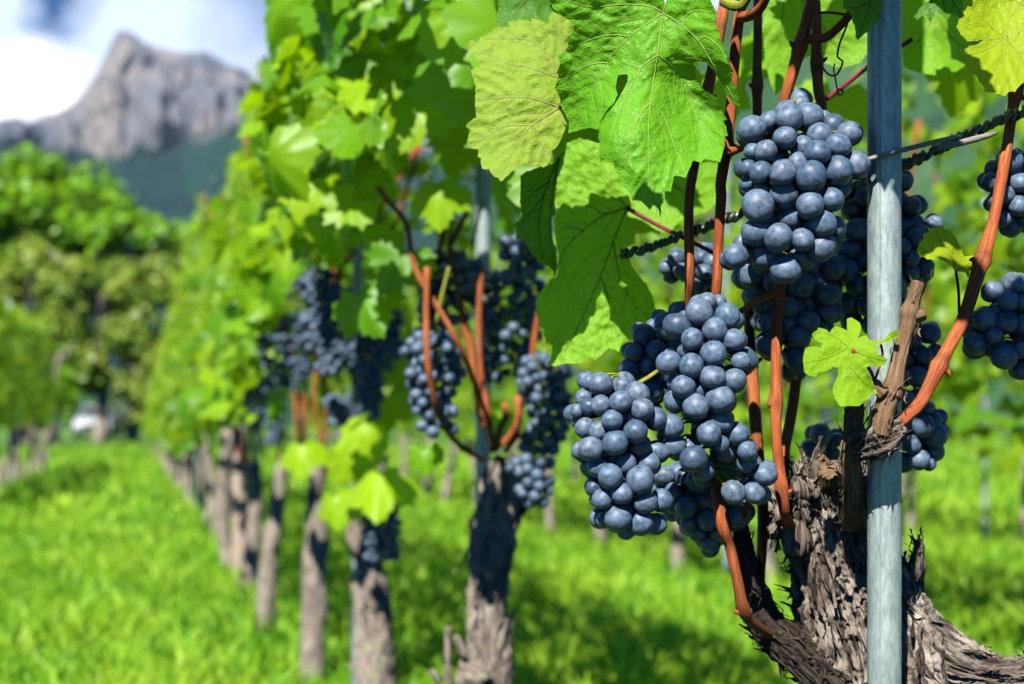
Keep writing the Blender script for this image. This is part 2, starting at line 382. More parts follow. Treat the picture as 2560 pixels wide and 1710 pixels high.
# ------------------------------------------------------------------ ground, hills, mountain
def build_ground():
    m, t, b, o = mat_new('grassy_soil')
    p = geopos(t)
    n1 = noise_tex(t, p, 1.1, 6, .6); n2 = noise_tex(t, p, 14, 6, .7)
    c = ramp(t, n1, [(.3, (.05, .16, .008)), (.6, (.12, .28, .015)), (.75, (.2, .3, .04))])
    c = mixc(t, mulv(t, n2, .6), c, (.04, .10, .008))
    L(t, c, b.inputs['Base Color']); b.inputs['Roughness'].default_value = .9; bump(t, n2, .8, .05, b)
    nx, ny = 100, 150
    xs = np.sign(np.linspace(-1, 1, nx))*np.abs(np.linspace(-1, 1, nx))**3*2500
    ys = -8+(np.linspace(0, 1, ny)**3)*2800
    mb = MB(); X, Y = np.meshgrid(xs, ys)
    Z = np.zeros_like(X)
    for i in range(ny):
        for j in range(nx):
            if abs(X[i, j]) < 60 and Y[i, j] < 60: Z[i, j] = .025*noise.noise(Vector((X[i, j]*.7, Y[i, j]*.7, 0)))
    i = np.arange(ny-1)[:, None]; j = np.arange(nx-1)[None, :]
    Q = np.stack([i*nx+j, i*nx+j+1, (i+1)*nx+j+1, (i+1)*nx+j], -1)
    mb.add(np.stack([X, Y, Z], -1), Q)
    o = mb.obj('ground', m); tag(o, kind='structure')
build_ground()

def fbm(x, y, z=0, o=5): return noise.fractal(Vector((x, y, z)), .9, 2.1, o)
def build_mountain():
    m, t, b, o = mat_new('mountain_rock_and_forest')
    p = geopos(t)
    n1 = noise_tex(t, p, 1, 8, .62, .5, (.0085, .006, .0055)); n2 = noise_tex(t, p, 1, 6, .65, .3, (.004, .004, .022)); n3 = noise_tex(t, p, 1, 6, .6, 0, (.03, .03, .012))
    rock = ramp(t, n1, [(.36, (.06, .08, .12)), (.46, (.13, .14, .17)), (.55, (.26, .23, .21)), (.68, (.36, .31, .27))])
    rock = mixc(t, mulv(t, n2, .5), rock, (.14, .155, .19)); rock = mixc(t, mulv(t, n3, .3), rock, (.22, .22, .23))
    tn = attr(t, 'tint')
    fr = ramp(t, n1, [(.35, (.005, .022, .026)), (.65, (.014, .055, .038))])
    nn = noise_tex(t, p, 1, 6, .6, 0, (.012, .012, .006))
    ad = N(t, 'ShaderNodeMath', operation='MULTIPLY_ADD'); ad.inputs[1].default_value = .9; L(t, nn, ad.inputs[0]); L(t, tn, ad.inputs[2])
    mr = N(t, 'ShaderNodeMapRange'); mr.inputs[1].default_value = .84; mr.inputs[2].default_value = 1.08; L(t, ad.outputs[0], mr.inputs[0])
    L(t, mixc(t, mr.outputs[0], fr, rock), b.inputs['Base Color']); b.inputs['Roughness'].default_value = .95; b.inputs['Specular IOR Level'].default_value = .05
    ridge = [(-900, 330), (-400, 360), (-60, 345), (25, 318), (70, 308), (110, 285), (150, 283), (180, 268), (200, 240), (236, 196), (258, 148), (275, 112), (292, 80), (306, 74), (332, 82), (360, 104),
             (405, 120), (440, 128), (480, 131), (510, 126), (532, 138), (565, 160), (610, 182), (700, 225), (850, 300), (1100, 380), (1500, 430), (1900, 400), (2300, 330), (2560, 300), (3000, 260), (3600, 300)]
    foot = [(-900, 360), (0, 345), (90, 364), (220, 385), (330, 385), (440, 350), (550, 310), (700, 300), (900, 330), (3600, 330)]
    rx = np.array([r[0] for r in ridge]); ry = np.array([r[1] for r in ridge]); fx = np.array([r[0] for r in foot]); fy = np.array([r[1] for r in foot])
    cols = np.concatenate([np.linspace(-900, -60, 40), np.linspace(-50, 750, 260), np.linspace(770, 3600, 120)]); D0, D1 = 1500, 2500; nt_ = 170
    V = []; TI = []
    for k in range(nt_):
        tt = k/(nt_-1); D = D0+(D1-D0)*tt
        for px in cols:
            yt = np.interp(px, rx, ry); yf = max(np.interp(px, fx, fy), yt+12)
            top = (HOR-yt)/F*D1+H; ft = (HOR-yf)/F*(D0+(D1-D0)*.62)
            if tt < .62: h = ft*(tt/.62)**.85
            else: s = (tt-.62)/.38; h = ft+(top-ft)*(.12*s+.88*s**(.55 if s > 0 else 1)) if s > 0 else ft
            if tt < .62: h += 26*fbm(px*.008, tt*4, 1.3)*min(1, tt*4)*(1-tt)
            w_ = fbm(px*.014, h*.010, tt*1.5, 6)
            but = abs(noise.noise(Vector((px*.016+w_*.8+h*.002, h*.006, 5))))
            dd = D+((60*w_-20*but) if tt > .6 else 20*w_)*min(1, (1-tt)*6+.25)
            V.append(((px-1280)/F*dd, dd, h)); ye = HOR-(h-H)/dd*F
            TI.append(.5+(yf-ye)/140)
    mb = MB(); nx = len(cols)
    i = np.arange(nt_-1)[:, None]; j = np.arange(nx-1)[None, :]
    Q = np.stack([i*nx+j, i*nx+j+1, (i+1)*nx+j+1, (i+1)*nx+j], -1)
    mb.add(V, Q, tint=np.clip(np.array(TI), 0, 1))
    o = mb.obj('mountain', m); tag(o, kind='structure')
build_mountain()

def build_hill():
    m, t, b, o = mat_new('wooded_hillside')
    p = geopos(t); n1 = noise_tex(t, p, .05, 6, .7)
    L(t, ramp(t, n1, [(.35, (.02, .055, .03)), (.6, (.05, .12, .05)), (.75, (.14, .19, .11))]), b.inputs['Base Color']); b.inputs['Roughness'].default_value = .95; b.inputs['Specular IOR Level'].default_value = .05
    bump(t, n1, .8, 4, b)
    mb = MB(); nx, ny = 160, 50; V = []
    for k in range(ny):
        D = 240+k*9
        for j in range(nx):
            x = -420+j*7.5
            hh = np.interp(x, [-420, -140, -60, 0, 120, 300, 800], [20, 20, 30, 110, 200, 235, 250])
            V.append((x, D, -1+hh*math.sin(min(1, k/(ny-6))*math.pi/2)+4*fbm(x*.03, D*.03)))
    i = np.arange(ny-1)[:, None]; j = np.arange(nx-1)[None, :]
    mb.add(V, np.stack([i*nx+j, i*nx+j+1, (i+1)*nx+j+1, (i+1)*nx+j], -1))
    tag(mb.obj('hill', m), kind='structure')
build_hill()

# ------------------------------------------------------------------ grass (stuff)
def build_grass():
    rng = np.random.default_rng(3); mb = MB()
    def band(n, z0, z1, h, wd):
        Z = z0*(z1/z0)**rng.random(n)
        x = (rng.uniform(-1400, 1500, n)/F)*Z
        dens = np.array([noise.noise(Vector((a*2.2, b*2.2, 3)))+.5*noise.noise(Vector((a*7, b*7, 8))) for a, b in zip(x, Z)])
        keep = dens > -.35+.3*rng.random(n)-.2; x, Z, dens = x[keep], Z[keep], dens[keep]; n = len(x)
        hh = h*(.5+.8*rng.random(n))*(1+.5*dens); ww = wd*(.6+.8*rng.random(n))
        az = rng.uniform(0, 2*np.pi, n); ln = rng.uniform(.1, .9, n)*hh; la = rng.uniform(0, 2*np.pi, n)
        dx, dy = np.cos(az)*ww/2, np.sin(az)*ww/2; lx, ly = np.cos(la)*ln, np.sin(la)*ln
        b = np.stack([x, Z, np.zeros(n)], -1)
        o1 = np.stack([dx, dy, 0*x], -1)
        mid = b+np.stack([lx*.3, ly*.3, hh*.6], -1); tip = b+np.stack([lx, ly, hh*.95], -1)
        V = np.stack([b-o1*.6, b+o1*.6, mid+o1, mid-o1, tip], 1)
        k = np.arange(n)[:, None]*5
        Q = k+np.array([[0, 1, 2, 3]]); T = k+np.array([[3, 2, 4]])
        ti = np.clip(.5+.8*dens+rng.normal(0, .25, n), 0, 1)
        mb.add(V.reshape(-1, 3), Q, T, tint=np.repeat(ti, 5))
    band(60000, 2.6, 9, .10, .011); band(50000, 8, 40, .12, .03)
    band(16000, 2.6, 7, .06, .035)
    # mown strip side: shaggy clumps
    o = mb.obj('grass', M['grass']); tag(o, 'bright green shaggy grass between the vine rows', 'grass', kind='stuff')
build_grass()

# ------------------------------------------------------------------ leaves for foliage masses
OUT = [(0, -1.0), (.10, -.86), (.17, -.84), (.22, -.70), (.34, -.66), (.31, -.50), (.46, -.52), (.56, -.40), (.72, -.40), (.66, -.24), (.78, -.12), (.70, 0), (.74, .16), (.60, .20), (.58, .34), (.42, .36), (.32, .46), (.18, .34), (.07, .14)]
OUTL = [(0, -1.0), (.24, -.70), (.34, -.52), (.68, -.42), (.74, -.05), (.62, .30), (.30, .44), (.05, .1)]
def leaf_template(outl, fold, curl, seed):
    rg = random.Random(seed)
    pts = [(x, y) for x, y in outl]+[(-x*rg.uniform(.92, 1.08), y) for x, y in reversed(outl[1:])]
    n = len(pts); V = [(0, 0, 0)]; 
    def zf(x, y): return -fold*abs(x)+curl*(-(y+.1)**2*.5)-.35*curl*x*x+.05*math.sin(5*x+seed)*math.sin(4*y+seed*2)
    for s in (.55, 1.0):
        for x, y in pts: V.append((x*s, y*s, zf(x*s, y*s)+(.05*math.sin(9*math.atan2(y, x)+seed) if s == 1 else 0)))
    T = [(0, 1+k, 1+(k+1) % n) for k in range(n)]
    Q = [(1+k, 1+n+k, 1+n+(k+1) % n, 1+(k+1) % n) for k in range(n)]
    return np.array(V)*.55, np.array(Q), np.array(T)
LT = [leaf_template(OUT, f, c, s) for f, c, s in ((.15, .5, 1), (.4, .3, 2), (-.2, .6, 3), (.25, -.3, 4), (.6, .7, 5))]
LTL = [leaf_template(OUTL, f, c, s) for f, c, s in ((.15, .5, 1), (.45, .3, 2), (-.2, .6, 3), (.3, -.3, 4))]

def put_leaf(mb, c, nrm, tip, size, tmpl, tint):
    z = np.array(nrm, float); z /= np.linalg.norm(z)
    y = -np.array(tip, float); y = y-z*y.dot(z); y /= np.linalg.norm(y)+1e-9
    x = np.cross(y, z)
    V, Q, T = tmpl
    W = (V[:, :1]*x+V[:, 1:2]*y+V[:, 2:]*z)*size+np.array(c, float)
    mb.add(W, Q, T, tint=tint)

SL = -.2644; RN = np.array([-1, SL, 0])/math.hypot(1, SL); RD = np.array([SL, 1, 0])/math.hypot(1, SL)
def row_pt(Z, off=.387): return Vector((SL*Z+off, Z, 0))

def foliage(mb, rng, base, n, half, zb, zt, thick, size, tmpls, px_min=None, avoid=None):
    k = 0; tries = 0; sd = float(base.y)*3.1+float(base.x)
    while k < n and tries < n*6:
        tries += 1
        a = rng.uniform(-half, half); h = rng.random(); z = zb+(zt-zb)*h
        side = -1 if rng.random() < .25 else 1
        edge = 1.25-1.0*h
        hole = noise.noise(Vector((a*3.2+sd, z*3.6, side*2.0)))
        if hole < -.18 and rng.random() < .85: continue
        lumpy = 1+.55*noise.noise(Vector((a*2.3+sd, z*2.6, 7+side)))
        th = side*thick*edge*lumpy*(.35+.65*math.sqrt(rng.random()))+rng.normal(0, .015)
        c = np.array([base.x, base.y, 0])+RD*a+RN*th+np.array([0, 0, z+.03*noise.noise(Vector((a*5+base.y*3, 0, 1)))])
        c = c-RN*((.12 if base.y < 7.5 else .05)*h**1.6)
        if z > zt-.15 and rng.random() < .5: c[2] += rng.uniform(0, .16)
        if avoid:
            px = 1280+c[0]/c[1]*F; py = HOR-(c[2]-H)/c[1]*F
            if avoid(px, py, c[1]): continue
        nr = RN*side*.75+np.array([0, 0, .45])+rng.normal(0, .55, 3)
        if side > 0: nr = nr+np.array([0, -.35, 0])
        tp = np.array([0, 0, -1.])+rng.normal(0, .35, 3)
        put_leaf(mb, c, nr, tp, size*rng.uniform(.6, 1.4), tmpls[rng.integers(len(tmpls))], float(np.clip(rng.beta(.9, 1.3)+.1*(h-.5), 0, 1)))
        k += 1

# ------------------------------------------------------------------ bark tubes
def bark_disp(amp, lump, sx=60, sth=3.2, seed=0):
    def f(al, th, r, p):
        D = np.zeros((len(al), len(th)))
        for i, a in enumerate(al):
            for j, t_ in enumerate(th):
                cx, sx_ = math.cos(t_), math.sin(t_)
                tw = a*9
                w_ = noise.noise(Vector((a*22, cx*1.1+seed, sx_*1.1)))*1.2
                q = Vector((a*sx*.35+w_, cx*sth+w_+math.sin(tw)*.3, sx_*sth+seed))
                rid = 1-abs(noise.noise(q*1.6))*2.2
                rid2 = 1-abs(noise.noise(q*3.7+Vector((3, 1, 7))))*2
                rid3 = 1-abs(noise.noise(q*8.5+Vector((1, 9, 4))))*2 if amp > .003 else 0
                D[i, j] = lump*noise.noise(Vector((a*13, cx*.9+seed*3, sx_*.9)))+amp*(rid*.7+rid2*.45+rid3*.22-.7)
        return D
    return f
def bark_strips(mb, rng, p, r, tg, n, lmin, lmax, lift, wd):
    for _ in range(n):
        i = rng.integers(2, len(p)-2); th = rng.uniform(0, 2*math.pi)
        kn0 = rng.normal(0, .35)
        t_ = tg[i]; ref = np.array([0, -1., 0]); u = ref-t_*ref.dot(t_); u /= np.linalg.norm(u)+1e-9; v = np.cross(t_, u)
        nr = u*math.cos(th)+v*math.sin(th); side = np.cross(t_, nr)
        ln = rng.uniform(lmin, lmax); s = 1 if rng.random() < .6 else -1; ww = wd*rng.uniform(.4, 1.3)
        c0 = p[i]+nr*(r[i]*1.0); seg = 9; V = []; kn = rng.normal(0, .3)+kn0; lf = lift*rng.uniform(.2, 1.5); ph = rng.uniform(0, 6)
        for k in range(seg):
            q = k/(seg-1); d = t_*s+side*kn*q
            c = c0+d*ln*(q-.25)+nr*(lf*q**2.2+.0006+.0008*math.sin(q*9+ph)); wv = ww*(1-.45*q**2)*(.75+.35*math.sin(q*13+ph)+.2*math.sin(q*31+ph*2))
            tws = side*math.cos(q*kn*4)+nr*math.sin(q*kn*4)
            V += [c-tws*wv, c+nr*wv*.5, c+tws*wv]
        Q = [(3*k+a, 3*k+a+1, 3*k+a+4, 3*k+a+3) for k in range(seg-1) for a in (0, 1)]
        tcx = rng.uniform(0, 3)
        TCv = [(tcx+k/(seg-1)*ln, (a-1)*ww, tcx) for k in range(seg) for a in range(3)]
        mb.add(V, Q, tc=TCv, tint=float(rng.choice([0, 0, .25, .6])))

# ------------------------------------------------------------------ canes
def cane(parent, path, rad, mat, name='cane', nodes=(), seg=16, step=.004, buds=True, seed=0, tint=0.0, label=None, woody=False):
    """path: world points; nodes: fractions of its length where a knot sits"""
    mb = MB(); rng = np.random.default_rng(seed+17)
    p, r = smooth_path(path, rad, step)
    al = np.concatenate([[0], np.cumsum(np.linalg.norm(np.diff(p, axis=0), axis=1))]); Lg = al[-1]
    for nf in nodes: r = r*.93*(1+.34*np.exp(-((al-nf*Lg)/(.0038))**2)+.07*np.exp(-((al-nf*Lg)/.012)**2))
    ph = rng.uniform(0, 6)
    def d(a, th, rr, pp): return rr[:, None]*(.05*np.cos(3*th[None]+ph+a[:, None]*8)+.03*np.cos(7*th[None]+ph*2)+.03*np.sin(a[:, None]*90+ph))
    ti = np.repeat(sum([.8*np.exp(-((al-nf*Lg-.004)/.0016)**2) for nf in nodes]) if nodes else np.zeros(len(p)), seg)
    if woody: ti = ti+np.repeat(np.clip((al/Lg-.80)/.16, 0, 1)*.95, seg)
    ti = np.concatenate([np.clip(ti+tint, 0, 1), [tint, 1.0 if woody else tint]])
    tube(mb, p, r, seg, disp=d, tint=ti, raw=True)
    o = mb.obj(name, mat, parent)
    if label: o['label'] = label
    if buds:
        for nf in nodes:
            k = int(np.argmin(abs(al-nf*Lg))); s = rng.choice([-1, 1]); b2 = MB()
            t_ = (p[min(k+1, len(p)-1)]-p[max(k-1, 0)]); t_ /= np.linalg.norm(t_); sd = np.cross(t_, [0, 1, 0]); sd /= np.linalg.norm(sd)+1e-9; sd = sd*s+np.array([0, -.3, 0])
            q0 = p[k]+sd*r[k]*.6
            tube(b2, [q0, q0+sd*r[k]*.4-t_*.0004, q0+sd*r[k]*.7-t_*.0012, q0+sd*r[k]*.85-t_*.0022], [r[k]*.42, r[k]*.36, r[k]*.22, r[k]*.05], 8, .001)
            b2.obj('bud', mat, o)
    return o

# ------------------------------------------------------------------ grapes
def berry_mesh(seed, det):
    mb = MB(); rg = random.Random(seed); nu, nv = (28, 18) if det else (12, 8)
    V = [(0, 0, .985 if det else 1)]; 
    for i in range(1, nv):
        ph = math.pi*i/nv
        for j in range(nu):
            th = 2*math.pi*j/nu; x, y, z = math.sin(ph)*math.cos(th), math.sin(ph)*math.sin(th), math.cos(ph)
            k = 1+.075*noise.noise(Vector((x*1.2+seed*4, y*1.2, z*1.2)))
            if det and ph < .25: k *= .985+.015*(ph/.25)
            V.append((x*k, y*k, z*k*1.02))
    V.append((0, 0, -1.02)); n = len(V)
    T = [(0, 1+j, 1+(j+1) % nu) for j in range(nu)]+[(n-1, n-1-nu+(j+1) % nu, n-1-nu+j) for j in range(nu)]
    Q = [(1+i*nu+j, 1+(i+1)*nu+j, 1+(i+1)*nu+(j+1) % nu, 1+i*nu+(j+1) % nu) for i in range(nv-2) for j in range(nu)]
    mb.add(V, Q, T)
    if det:   # pistil stub
        tube(mb, [(0, 0, .96), (0, 0, 1.0), (.005, 0, 1.035)], [.035, .03, .012], 6, .05)
    return mb.mesh('grape', M['grape'])
BM = [berry_mesh(s, True) for s in range(4)]; BML = [berry_mesh(s, False) for s in range(3)]

def put_grapes(parent, items, meshes, rng, axis):
    """items: (Vector centre, radius); grapes are parts of the bunch"""
    for k, (c, r) in enumerate(items):
        o = bpy.data.objects.new('grape', meshes[k % len(meshes)]); sc.collection.objects.link(o)
        o.parent = parent; o.location = c-parent.location
        d = (c-axis(c)); d = d.normalized() if d.length > 1e-6 else Vector((0, -1, 0))
        d = (d+Vector(rng.normal(0, .35, 3))+Vector((0, -.15, -.25))).normalized()
        o.rotation_mode = 'QUATERNION'; o.rotation_quaternion = d.to_track_quat('Z', 'Y')
        o.scale = (r*rng.uniform(.93, 1.04), r*rng.uniform(.93, 1.04), r*rng.uniform(.95, 1.09))
def put_stems(parent, items, ax, rad, hang=None):
    mb = MB()
    tube(mb, ax, [rad*1.3]+[rad]*(len(ax)-2)+[rad*.5], 8, .006)
    if hang: tube(mb, hang, rad*1.25, 8, .006)
    A = [Vector(a) for a in ax]
    for c, r in items:
        best = None
        for a, b in zip(A[:-1], A[1:]):
            t_ = max(0, min(1, (c-a).dot(b-a)/max((b-a).length_squared, 1e-9))); q = a+(b-a)*t_
            if best is None or (q-c).length < (best-c).length: best = q
        q = best+Vector((0, 0, .004)); e = c+(q-c).normalized()*r*.9
        tube(mb, [q, (q+e)/2+Vector((0, 0, .002)), e], [rad*.55, rad*.4, rad*.75], 5, .02, cap=False)
    o = mb.obj('stem', M['stem'], parent); return o

def bunch_traced(name_label, Cf, sc_, Z0, lst, center, half, ax, rng_seed, nback=25, group='blue grape bunches on the nearest vine', hang=None, bulge=.016, rr=1.07, lim=.075):
    """grapes laid front to back; each slides back until it only touches those already placed"""
    rng = np.random.default_rng(rng_seed); items = []
    for (x, y, r) in lst:
        px, py = Cf(x, y); rp = r*sc_*rr; Z = Z0
        u = ((x-center[0])/half[0])**2+((y-center[1])/half[1])**2
        Z += bulge*min(1, u)**1.3
        for _ in range(300):
            c = P(px, py, Z); rw = rp*Z/F; ok = True
            for c2, r2 in items:
                if (c-c2).length < .84*(rw+r2): ok = False; break
            if ok: break
            Z += .0004
        if Z > Z0+lim: continue
        items.append((c, rw))
    zb = max(c.y for c, _ in items); rm = np.mean([r for _, r in items]); k = 0; tries = 0
    front = list(items)
    nback = int(nback*1.9)
    while k < nback and tries < 9000:
        tries += 1
        c0, r0 = front[rng.integers(len(front))]
        c = c0+Vector((rng.normal(0, .006), rng.uniform(.006, .034), rng.normal(0, .006)))
        if c.y > zb+.012: continue
        px, py = 1280+c.x/c.y*F, HOR-(c.z-H)/c.y*F
        if any((c-c2).length < .74*(rm+r2) for c2, r2 in items): continue
        # must stay inside the outline seen from the front
        if min(math.hypot((c.x/c.y-c2.x/c2.y), ((c.z-H)/c.y-(c2.z-H)/c2.y))*c.y-r2*.62 for c2, r2 in front) > 0: continue
        items.append((c, rm*rng.uniform(.85, 1.05))); k += 1
    items = items[:100]
    A = [P(*Cf(q[0], q[1]), Z0+.024) for q in ax]
    root = empty('grape_bunch', A[0], name_label, 'grape bunch', group)
    def axis(c):
        t_ = min(A, key=lambda a: (a-c).length); return t_
    put_grapes(root, items, BM, rng, axis)
    put_stems(root, items, A, .0011, hang)
    return root

def bunch_packed(label, top, length, width, rb, n, seed, group, det=True, hang=None, individual=True, conic=.55, squash=.8):
    rng = np.random.default_rng(seed); items = []; tries = 0
    while len(items) < n and tries < 9000:
        tries += 1
        h = rng.random(); a = rng.uniform(0, 2*math.pi); wr = width/2*(1-conic*h**1.6)*min(1, (h+.08)*5)**.5*(1+.55*noise.noise(Vector((math.cos(a)*1.2, math.sin(a)*1.2+seed, h*2.6)))); q = math.sqrt(rng.uniform(.35, 1))
        c = top+Vector((math.cos(a)*wr*q+width*.22*noise.noise(Vector((h*2.2, seed*1.7, 0))), math.sin(a)*wr*q*squash, -h*length))
        r = rb*rng.uniform(.85, 1.08)
        if any((c-c2).length < .86*(r+r2) for c2, r2 in items): continue
        items.append((c, r))
    if individual:
        root = empty('grape_bunch', top+Vector((0, 0, .01)), label, 'grape bunch', group)
        put_grapes(root, items, BM if det else BML, rng, lambda c: Vector((top.x, top.y, c.z)))
        ax = [top+Vector((0, 0, .012)), top+Vector((0, 0, -length*.3)), top+Vector((0, 0, -length*.65)), top+Vector((0, 0, -length*.92))]
        put_stems(root, items, ax, .0012, hang); return root
    mb = MB(); me = BML[0]; n_ = len(me.vertices); co = np.zeros(n_*3, np.float32); me.vertices.foreach_get('co', co); co = co.reshape(-1, 3)
    T = [tuple(p.vertices) for p in me.polygons if len(p.vertices) == 3]; Q = [tuple(p.vertices) for p in me.polygons if len(p.vertices) == 4]
    for c, r in items: mb.add(co*r+np.array(c), Q, T)
    o = mb.obj('grape_bunch', M['grape_far'], None, origin=tuple(top)); tag(o, label, 'grape bunch', group); return o
def mat_grape_far():
    m, t, b, o = mat_new('grape_skin_far'); n = noise_tex(t, geopos(t), 90, 3)
    L(t, ramp(t, n, [(.3, (.04, .075, .13)), (.7, (.10, .165, .26))]), b.inputs['Base Color']); b.inputs['Roughness'].default_value = .45; return m
M['grape_far'] = mat_grape_far()

# ------------------------------------------------------------------ galvanised poles
def pole(x, y, r, h, label, group='galvanised poles carrying the trellis', lean=0):
    root = empty('trellis_pole', (x, y, 0), label, 'pole', group)
    mb = MB(); seg = 160
    def d(al, th, rr, p):
        D = np.zeros((len(al), len(th)))
        D += -.0009*np.exp(-((th[None]-5.72)/.035)**2)+.00012*np.sin(th[None]*2+1)
        return D
    tube(mb, [(x, y, -.3), (x, y, h*.5), (x+lean, y, h)], r, seg, .15, d)
    mb.obj('tube', M['steel'], root)
    mb = MB()
    tube(mb, [(x+lean, y, h), (x+lean, y, h+.006)], r*1.02, 24, .01); mb.obj('end_cap', M['steel'], root)
    return root
Zp = .79
pc = P(2211, HOR, Zp)
pole(pc.x, pc.y, 42*Zp/F, 1.75, 'galvanised steel pole in front of the nearest vine trunk')
for (px, Z, lab) in ((1208, 1.72, 'blurred galvanised pole beside the second vine trunk from the right'),
                     (893, 2.5, 'blurred galvanised pole behind the mossy trunk of the third vine, only its foot showing'),
                     (640, 4.75, 'blurred galvanised pole among the fifth and sixth trunks of the main row'),
                     (492, 8.9, 'pale galvanised pole in the far part of the main row, seen low above the grass')):
    q = P(px, HOR, Z); pole(q.x, q.y, .0095, 1.8, lab)
for off, Z in ((-1.15, 13.0), (2.2, 5.3), (2.2, 8.6), (4.0, 6.7)):
    q = row_pt(Z, off); lab = {(-1.15, 13.0): 'grey pole in the row on the far left of the grass lane', (2.2, 5.3): 'nearer grey pole in the row behind on the right',
        (2.2, 8.6): 'farther grey pole in the row behind on the right', (4.0, 6.7): 'grey pole in the second row behind on the right'}[(off, Z)]
    pole(q.x, q.y, .011, 1.75, lab)
def wooden_post(px, Z, r, h, label):
    q = P(px, HOR, Z); root = empty('wooden_post', (q.x, q.y, 0), label, 'post', None); mb = MB()
    tube(mb, [(q.x, q.y, -.2), (q.x+.01, q.y, h*.5), (q.x, q.y, h)], r, 20, .05, bark_disp(.002, .004, seed=4)); mb.obj('shaft', M['wood'], root)
    mb = MB(); tube(mb, [(q.x, q.y, h), (q.x, q.y, h+.02)], [r*.97, r*.8], 20, .03); mb.obj('chamfered_top', M['wood'], root)
wooden_post(594, 5.35, .03, .78, 'thick pale weathered wooden post standing in the main row of vines')

# ------------------------------------------------------------------ nearest vine
G = 'old grape vines trained in rows'
base0 = P(2330, HOR, .86); base0.z = 0
V1 = empty('grape_vine', base0, 'nearest old vine with thick shredded bark, sharp, right behind the steel pole', 'grape vine', G)
kz = .86/F
def b1path(pts, Z=.86, k=.389):
    return [P(*B1(x, y), Z+dz) for x, y, rr, dz in pts], [rr*k*Z/F for x, y, rr, dz in pts]
rng = np.random.default_rng(5)
mb = MB()
pts, rad = b1path([(1500, 6700, 330, 0), (1480, 5000, 330, 0), (1420, 3500, 350, 0), (1330, 2300, 400, 0)]); tube(mb, pts, rad, 60, .008, bark_disp(.004, .006))
pts, rad = b1path([(1330, 2300, 400, 0), (1290, 1700, 390, 0), (1225, 1300, 370, 0), (1135, 1000, 335, 0), (1045, 720, 318, 0), (985, 480, 290, 0), (975, 300, 230, -.004), (960, 190, 170, -.006), (955, 130, 90, -.006)])
p, r, tg = tube(mb, pts, rad, 260, .0009, bark_disp(.0062, .016, seed=2))
bark_strips(mb, rng, p[40:], r[40:], tg[40:], 170, .008, .034, .0022, .0018)
bark_strips(mb, rng, p[110:], r[110:], tg[110:], 200, .008, .026, .010, .0022)
pts, rad = b1path([(1200, 1280, 200, .01), (1480, 1400, 240, .005), (1750, 1510, 200, 0), (2000, 1560, 180, 0), (2250, 1575, 180, 0), (2600, 1620, 180, 0), (3300, 1500, 150, 0)])
p, r, tg = tube(mb, pts, rad, 200, .001, bark_disp(.0058, .013, seed=7)); bark_strips(mb, rng, p, r, tg, 170, .008, .03, .0022, .0018)
# ragged flake standing out at the right of the pole
pts, rad = b1path([(1440, 1000, 110, .01), (1500, 850, 60, .0), (1530, 700, 26, -.004), (1520, 640, 16, -.004)])
p, r, tg = tube(mb, pts, rad, 30, .001, bark_disp(.0022, .002, seed=9)); bark_strips(mb, rng, p, r, tg, 40, .006, .018, .004, .0012)
pts, rad = b1path([(1500, 740, 20, -.004), (1550, 880, 22, -.004), (1560, 1000, 12, -.006), (1600, 1045, 6, -.008)]); tube(mb, pts, rad, 12, .002, bark_disp(.0012, .001, seed=9))
trunk1 = mb.obj('trunk', M['bark'], V1)
# sawn head faces
for (x, y, rr, dz, nv) in ((955, 200, 62, -.030, (-.15, -.75, .6)), (880, 120, 50, -.012, (-.5, -.3, .8))):
    mb = MB(); a = P(*B1(x, y), .86+dz); n_ = Vector(nv).normalized(); R_ = rr*.389*.83/F
    tube(mb, [a-n_*.024, a-n_*.012, a-n_*.001, a], [R_*1.7, R_*1.35, R_*1.05, R_*.93], 48, .0012, bark_disp(.0016, .0022, seed=int(x)), cap=True); mb.obj('sawn_stub', M['stub'], V1)
mb = MB()
for k, (x, y, rr, dz) in enumerate(((770, 330, 75, -.02), (830, 220, 80, -.01), (700, 470, 70, -.015), (1120, 330, 90, -.015), (780, 640, 100, -.018), (640, 560, 55, -.005))):
    a = P(*B1(x, y), .86+dz); d_ = Vector((rng.uniform(-.3, .3), -.15, rng.choice([-1, 1]))).normalized(); R_ = rr*.389*.84/F
    p, r, tg = tube(mb, [a-d_*R_*1.3, a-d_*R_*.6, a+Vector((0, -.003, 0)), a+d_*R_*.6, a+d_*R_*1.3], [R_*.25, R_*.85, R_*1.05, R_*.8, R_*.2], 70, .0011, bark_disp(.0030, .010, sx=140, sth=5, seed=40+k)); bark_strips(mb, rng, p, r, tg, 34, .006, .022, .006, .0018)
mb.obj('head_knobs', M['bark'], V1)
# thin dark old arm at the left of the trunk
mb = MB(); pts, rad = b1path([(395, 560, 45, 0), (420, 760, 65, 0), (480, 960, 72, 0), (600, 1180, 75, 0), (740, 1290, 85, 0), (880, 1400, 110, 0), (1050, 1560, 150, 0)], .85)
p, r, tg = tube(mb, pts, rad, 90, .0012, bark_disp(.0022, .003, seed=4)); bark_strips(mb, rng, p, r, tg, 90, .006, .022, .0018, .0015); mb.obj('old_arm', M['barkd'], V1)
mb = MB(); pts, rad = b1path([(480, 1110, 60, 0), (560, 1240, 80, 0), (700, 1360, 95, 0), (830, 1470, 110, 0), (980, 1620, 120, 0)], .835)
p, r, tg = tube(mb, pts, rad, 80, .0012, bark_disp(.0022, .003, seed=6)); bark_strips(mb, rng, p, r, tg, 80, .006, .02, .0018, .0015); mb.obj('old_arm', M['barkd'], V1)
